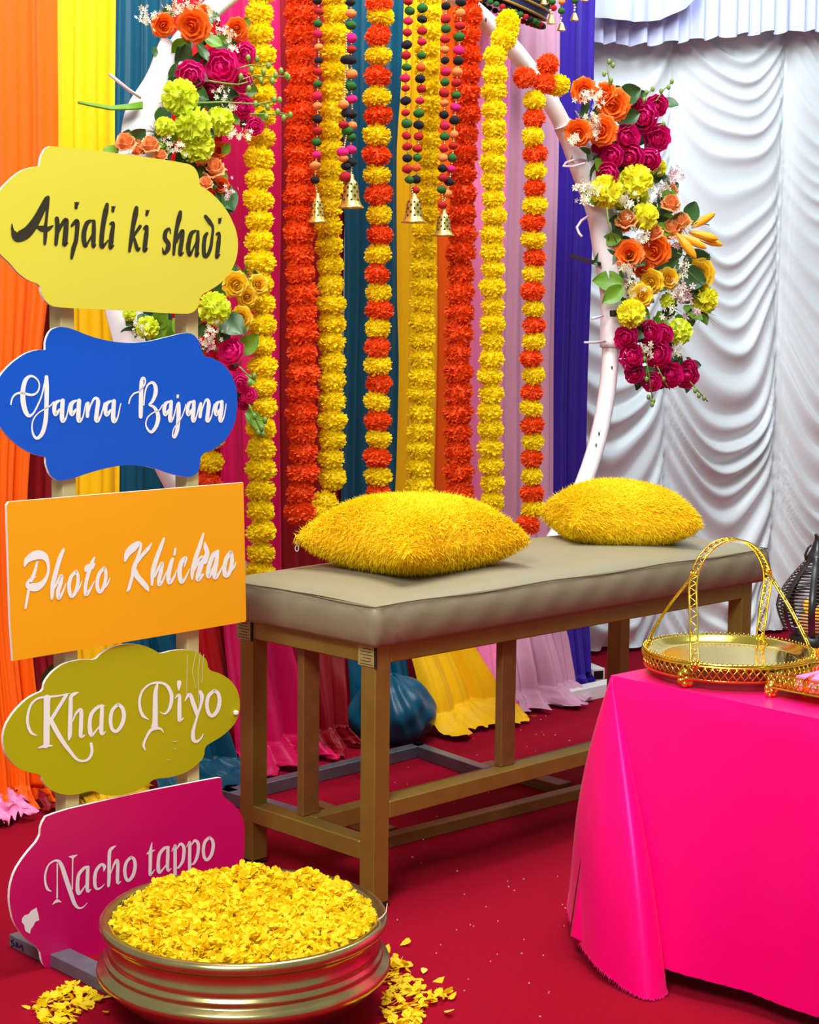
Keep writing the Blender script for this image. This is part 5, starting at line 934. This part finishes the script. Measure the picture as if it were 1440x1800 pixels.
# ------------------------------------------------------------------ table with pink cloth
TH = 0.48; TC = onz(1074, 1187, TH); ty = math.radians(42.3)
T1 = np.array([math.cos(ty), math.sin(ty), 0]); T2 = np.array([math.sin(ty), -math.cos(ty), 0])       # along left side, along front edge (towards camera)
TL1, TL2 = 0.62, 1.15
def Tp(a, b, z): return np.array([TC[0], TC[1], 0]) + T1 * a + T2 * b + EZ * z
tb = thing('low_table', 'low table hidden under the hot pink cloth', 'table', Tp(TL1 / 2, TL2 / 2, 0))
mb = MB(); mb.box(Tp(TL1 / 2, TL2 / 2, TH - 0.017), T1 * (TL1 / 2 - .004), T2 * (TL2 / 2 - .004), EZ * 0.012); part('table_top', mb, M['table_top'], tb, False)
for a in (0.06, TL1 - 0.06):
    for b in (0.08, TL2 - 0.08):
        mb = MB(); mb.box(Tp(a, b, (TH - 0.03) / 2), T1 * 0.02, T2 * 0.02, EZ * (TH - 0.03) / 2); part('leg', mb, M['table_top'], tb, False)
def tablecloth():
    m_ = MB(); A = np.linspace(0, TL1, 40); Bv = np.linspace(0, TL2, 70)
    m_.grid(np.array([[Tp(a, b, TH) for b in Bv] for a in A]))
    topc = []; hemc = []; kind = []
    side_end = onz(1000, 1570, 0.040)
    sp = np.array([(side_end - Tp(0, 0, 0)) @ T1, (side_end - Tp(0, 0, 0)) @ T2])
    for t in np.linspace(0, 1, 50)[:-1]:                        # left side, far end to corner
        a = TL1 * (1 - t); topc.append(Tp(a, 0, TH)); w = smooth01((t - 0.94) / 0.06)
        hemc.append(Tp(a * (1 - w) + sp[0] * w, (-0.012 - 0.008 * math.sin(a * 30)) * (1 - w) + sp[1] * w, 0.045)); kind.append(0)
    cone = cr([side_end, onz(999, 1602, 0.034), onz(1018, 1650, 0.030), onz(1048, 1697, 0.022), onz(1092, 1733, 0.010), onz(1138, 1756, 0.004), onz(1170, 1744, 0.006), onz(1165, 1722, 0.022), onz(1141, 1694, 0.038)], 9)
    for i, q in enumerate(cone): topc.append(Tp(0, 0, TH)); hemc.append(q); kind.append(1 + i / (len(cone) - 1))
    h0, h1 = onz(1141, 1694, 0.038), onz(1440, 1783, 0.030); dh = (h1 - h0) / np.linalg.norm(h1[:2] - h0[:2]); b0 = (h0 - Tp(0, 0, 0)) @ T2
    for t in np.linspace(0, 1, 120)[1:]:                        # front
        b = TL2 * t; q = h0 + dh * max(0, b - b0) + (T2 * min(0, b - b0) if b < b0 else 0)
        q = q - T1 * (0.006 * math.sin(b * 13 + 1) + 0.004 * math.sin(b * 31)) * min(1, b / 0.2); topc.append(Tp(0, b, TH)); hemc.append(q + EZ * rnd.uniform(-.0008, .0008)); kind.append(3)
    rows = []; K = 46
    for t in np.linspace(0, 1, K):
        row = []
        for tp, hm, kd in zip(topc, hemc, kind):
            p = tp * (1 - t) + hm * t
            out_ = -T1 * 0.004 * min(1, t * 14)
            if 1 <= kd <= 2:
                q = kd - 1; dr_ = np.array(hm) - Tp(0, 0, 0); dr_[2] = 0; L = np.linalg.norm(dr_) + 1e-6; dr_ /= L
                p = p + dr_ * (0.030 * math.sin(math.pi * t) * math.sin(math.pi * q) ** .6 + (0.009 * math.sin(q * 13 - 1.2) + 0.004 * math.sin(q * 27)) * t * (1 - 0.55 * t) * math.sin(math.pi * q) ** .5)
            elif kd == 3: p = p + out_ - T1 * 0.006 * math.sin(math.pi * t)
            p[2] = max(p[2], 0.003); row.append(p)
        rows.append(row)
    m_.grid(np.array(rows)); return m_, rows[-1]
tcm, hem = tablecloth()
tcl = thing('tablecloth', 'hot pink satin tablecloth draped over the low table', 'tablecloth', Tp(TL1 / 2, TL2 / 2, TH))
part('cloth', tcm, M['c_hot'], tcl)
mb = MB()
for i in range(46, 118):
    p = np.array(hem[i])
    for k in range(5):
        q = p + (np.array(hem[i + 1]) - p) * k / 5; e = q + np.array([rnd.uniform(-.004, .004), rnd.uniform(-.004, .004), -rnd.uniform(0.002, 0.010)]); e[2] = max(e[2], 0.001); mb.tube([q, e], 0.0005, 3)
part('frayed_hem', mb, M['c_hot'], tcl, kind='stuff')

# ------------------------------------------------------------------ round gold tray with arched handle
tc = onz(1280, 1176, TH + 0.012); tc[2] = TH + 0.002; kt = 150 / pxm(tc)
tray = thing('gold_basket_tray', 'round shiny gold tray with split arched handle on pink cloth', 'tray', tc)
ZP = 0.034                                                       # plate height over the cloth
mb = MB(); mb.lathe([(kt * .93, ZP - .004), (kt * 0.99, ZP + .006), (kt * 1.0, ZP + 0.010), (kt * .985, ZP + .0125), (kt * .95, ZP + .010), (kt * .84, ZP + .0045), (kt * .80, ZP + .001), (kt * .74, ZP), (kt * .4, ZP + .0008), (0.002, ZP)], tc, 96); part('plate', mb, M['gold'], tray)
mb = MB(); z0, z1 = ZP - 0.017, ZP + 0.006; n = 96
for z in (z0, z1): mb.tube([tc + np.array([kt * (1.0 if z == z1 else 0.975) * math.cos(2 * math.pi * i / n), kt * (1.0 if z == z1 else 0.975) * math.sin(2 * math.pi * i / n), z]) for i in range(n)], 0.0017, 5, True)
n = 70
for i in range(n):
    for sg in (-1, 1):
        P = []
        for t in (0, .5, 1):
            a = 2 * math.pi * (i + sg * (t - .5) * 1.4) / n; P.append(tc + np.array([kt * (0.978 + .022 * t) * math.cos(a), kt * (.978 + .022 * t) * math.sin(a), z0 + (z1 - z0) * t]))
        mb.tube(P, 0.0015, 4)
part('lattice_rim', mb, M['gold2'], tray, label='pierced lattice rim', kind='stuff')
mb = MB(); mb.lathe([(kt * .972, ZP - .017), (kt * .975, ZP - .020), (kt * .9, ZP - .019)], tc, 80); part('lower_band', mb, M['gold'], tray)
mb = MB()
for i in range(110): a = 2 * math.pi * i / 110; mb.ball(tc + np.array([kt * .985 * math.cos(a), kt * .985 * math.sin(a), ZP + .0135]), 0.0016, 5, 4)
part('bead_edge', mb, M['gold2'], tray, kind='stuff')
def flower_foot(c, r, m_):
    for k in range(7):
        a = 2 * math.pi * k / 7; m_.ball(c + r * 0.62 * (math.cos(a) * np.array([1, 0, 0]) + math.sin(a) * EZ) + np.array([0, -.002, 0]), r * 0.42, 8, 6)
    m_.ball(c + np.array([0, -.006, 0]), r * 0.45, 8, 6); m_.ball(c + EZ * r * .5, r * 0.8, 8, 6); return m_
for ang in (-2.28, -0.65, 0.9, 2.5):
    c = tc + np.array([kt * .93 * math.cos(ang), kt * .93 * math.sin(ang), 0.0155]); part('foot', flower_foot(c, 0.0165, MB()), M['gold2'], tray)
vx = np.array([1.0, 0, 0]); vy = np.array([0, 1.0, 0])
top = tc + EZ * (ZP + 0.205)
def strip(pts, width_dir, w, m_):
    P = [np.asarray(p) for p in pts]; Wv = width_dir if isinstance(width_dir, list) else [width_dir] * len(P)
    A_ = [p + v * w / 2 for p, v in zip(P, Wv)]; B_ = [p - v * w / 2 for p, v in zip(P, Wv)]
    m_.tube(A_, 0.0019, 5); m_.tube(B_, 0.0019, 5)
    for i in range(len(P) - 1): m_.tube([A_[i], B_[i + 1]] if i % 2 == 0 else [B_[i], A_[i + 1]], 0.0011, 4)
hd = np.array([0.96, 0.28, 0]); hs = np.array([-0.28, 0.96, 0])                    # handle axis in plan and across it
def hp(u, v, h): return tc + (hd * u + hs * v) * kt + EZ * (ZP + h)
m_ = MB(); strip(cr([hp(-.46, 0, .150), hp(-.36, 0, .178), hp(-.2, 0, .198), hp(0, 0, .205), hp(.2, 0, .198), hp(.36, 0, .178), hp(.46, 0, .150)], 5), hs, 0.024, m_); part('handle_arch', m_, M['gold2'], tray)
for su in (-1, 1):
    for sv in (-1, 1):
        e = hp(su * .74, sv * .64, 0.004)
        ctrl = [hp(su * .46, 0, .150), hp(su * .53, sv * .10, .125), hp(su * .62, sv * .32, .085), hp(su * .71, sv * .55, .035), e]
        m_ = MB(); tg = hs * (su * .74) - hd * (sv * .64); strip(cr(ctrl, 5), tg / np.linalg.norm(tg), 0.0135, m_); part('handle_leg', m_, M['gold2'], tray)
        m_ = MB(); m_.ball(e + np.array([0, -.004, .003]), 0.006, 8, 6); [m_.ball(e + np.array([.006 * math.cos(a), -.005, .004 + .006 * math.sin(a)]), 0.0032, 6, 5) for a in np.linspace(0, 6.28, 7)[:-1]]; part('handle_rosette', m_, M['gold2'], tray)

# ------------------------------------------------------------------ rectangular gold tray
rc = onz(1346, 1224, TH + .001); D1 = T1; D2 = T2; RL1, RL2 = 0.15, 0.24; RZ0, RZ1 = 0.018, 0.040
rt_ = thing('gold_square_tray', 'small rectangular gold tray with pink paper on cloth edge', 'tray', rc)
def Rq(a, b, z): return np.array([rc[0], rc[1], TH]) + D1 * a + D2 * b + EZ * z
mb = MB(); mb.box(Rq(RL1 / 2, RL2 / 2, RZ0 + .002), D1 * RL1 / 2, D2 * RL2 / 2, EZ * .0015); part('tray_base', mb, M['gold'], rt_, False)
mb = MB(); corners = [(0, 0), (RL1, 0), (RL1, RL2), (0, RL2)]
for z in (RZ0, RZ1): mb.tube([Rq(a, b, z) for a, b in corners], 0.002, 5, True)
for i in range(4):
    (a0, b0), (a1, b1) = corners[i], corners[(i + 1) % 4]; L = math.hypot(a1 - a0, b1 - b0); k = max(2, int(L / 0.011))
    for j in range(k):
        for sg in (0, 1):
            t0, t1 = (j + sg) / k, (j + 1 - sg) / k; mb.tube([Rq(a0 + (a1 - a0) * t0, b0 + (b1 - b0) * t0, RZ0), Rq(a0 + (a1 - a0) * t1, b0 + (b1 - b0) * t1, RZ1)], 0.0014, 4)
part('lattice_side', mb, M['gold2'], rt_, label='pierced lattice sides', kind='stuff')
for a, b in corners:
    c = Rq(a + (.006 if a == 0 else -.006), b + (.006 if b == 0 else -.006), 0.0115); part('foot', flower_foot(c, 0.0125, MB()), M['gold2'], rt_)
mb = MB(); mb.box(Rq(RL1 * .55, RL2 * .56, RZ0 + .012), D1 * RL1 * .36, D2 * RL2 * .40, EZ * .008); single('pink_paper', mb, M['pinkpaper'], 'folded pink paper lying in the rectangular gold tray', 'paper', Rq(RL1 * .55, RL2 * .56, RZ0 + .004), False)
mb = MB(); hc = [Rq(0.004, 0.075 + 0.0, RZ0 - .004), Rq(0.0, 0.078, RZ0 + .022), Rq(0.006, 0.10, RZ1 + .018), Rq(0.008, 0.135, RZ1 + .026), Rq(0.006, 0.17, RZ1 + .018), Rq(0.0, 0.192, RZ0 + .022), Rq(0.004, .195, RZ0 - .004)]
pth = cr(hc, 6); mb.grid(np.array([[p + D1 * s for s in (-.008, -.003, .003, .008)] for p in pth])); mb.grid(np.array([[p + D1 * s + EZ * -.002 for s in (.008, .003, -.003, -.008)] for p in pth])); part('side_handle', mb, M['gold'], rt_)

# ------------------------------------------------------------------ black rattan lantern
lc = onz(1431, 1152, TH); kl = 1 / pxm(lc); lan = thing('rattan_lantern', 'black rattan lantern with glowing candles behind gold tray', 'lantern', lc)
def Lz(ypx): return (1152 - ypx) * kl
prof = [(40, 1150), (40, 1128), (52, 1104), (62, 1082), (66, 1066), (63, 1048), (54, 1030), (42, 1012), (30, 997), (20, 986), (16, 978)]
pr_r = np.array([p[0] * kl for p in prof]); pr_z = np.array([Lz(p[1]) for p in prof])
mb = MB(); mb.lathe([(42 * kl, 0), (43 * kl, Lz(1132)), (45 * kl, Lz(1112)), (41 * kl, Lz(1110)), (2 * kl, Lz(1110))], lc, 32); part('base', mb, M['lantern'], lan)
mb = MB()
for z in np.linspace(Lz(1104), Lz(984), 21):
    r = float(np.interp(z, pr_z, pr_r)); mb.tube([lc + np.array([r * math.cos(a), r * math.sin(a), z]) for a in np.linspace(0, 2 * math.pi, 40, endpoint=False)], 0.0016, 5, True)
part('slats', mb, M['lantern'], lan, label='thin horizontal rattan hoops', kind='stuff')
for k in range(8):
    a = 2 * math.pi * k / 8 + 0.45
    mb = MB(); zz = np.linspace(Lz(1110), Lz(976), 16); P = [lc + np.array([(np.interp(z, pr_z, pr_r) + .001) * math.cos(a), (np.interp(z, pr_z, pr_r) + .001) * math.sin(a), z]) for z in zz]
    tn = np.array([-math.sin(a), math.cos(a), 0]); mb.grid(np.array([[p + tn * s * .0065 + np.array([math.cos(a), math.sin(a), 0]) * (.002 if abs(s) < 1 else 0) for s in (-1, -.4, .4, 1)] for p in P])); part('rib', mb, M['lantern'], lan)
mb = MB(); mb.lathe([(19 * kl, Lz(984)), (20 * kl, Lz(976)), (16 * kl, Lz(972)), (11 * kl, Lz(962)), (9 * kl, Lz(955)), (6.5 * kl, Lz(948)), (6 * kl, Lz(942)), (7 * kl, Lz(940)), (6.5 * kl, Lz(937)), (0.5 * kl, Lz(936))], lc, 24); part('cap', mb, M['lantern'], lan)
mb = MB(); mb.tube([lc + np.array([-x * kl, 0, Lz(y)]) for x, y in ((12, 956), (17, 962), (22, 974), (21, 981), (16, 981), (12, 970))], 0.0022, 6); part('ring_handle', mb, M['lantern'], lan)
for i, (dx, dy, r, h) in enumerate(((-17, -12, 11, 62), (4, -16, 13, 46), (20, 10, 12, 56), (-6, 18, 11, 40))):
    c = lc + np.array([dx * kl, dy * kl, Lz(1110)])
    mb = MB(); mb.lathe([(r * kl, 0), (r * kl, h * .55 * kl), (0.001, h * .56 * kl)], c, 16); cd_ = part('candle', mb, M['candle_wax'], lan)
    mb = MB(); mb.ball(c + EZ * h * .78 * kl, r * .7 * kl, 10, 8, sc=(1, 1, 1.7)); o = link('flame', mb.mesh('flame', M['candle'], True, np.array(lan.location)), cd_)
mg = onz(1437, 1152, TH + .014)
ob = link('loose_marigold', OB[0].copy(), None, mg); ob.data.materials[0] = M['fTU']; ob.scale = (0.017, 0.017, 0.013); tag(ob, 'small amber marigold head beside the black lantern', 'flower')
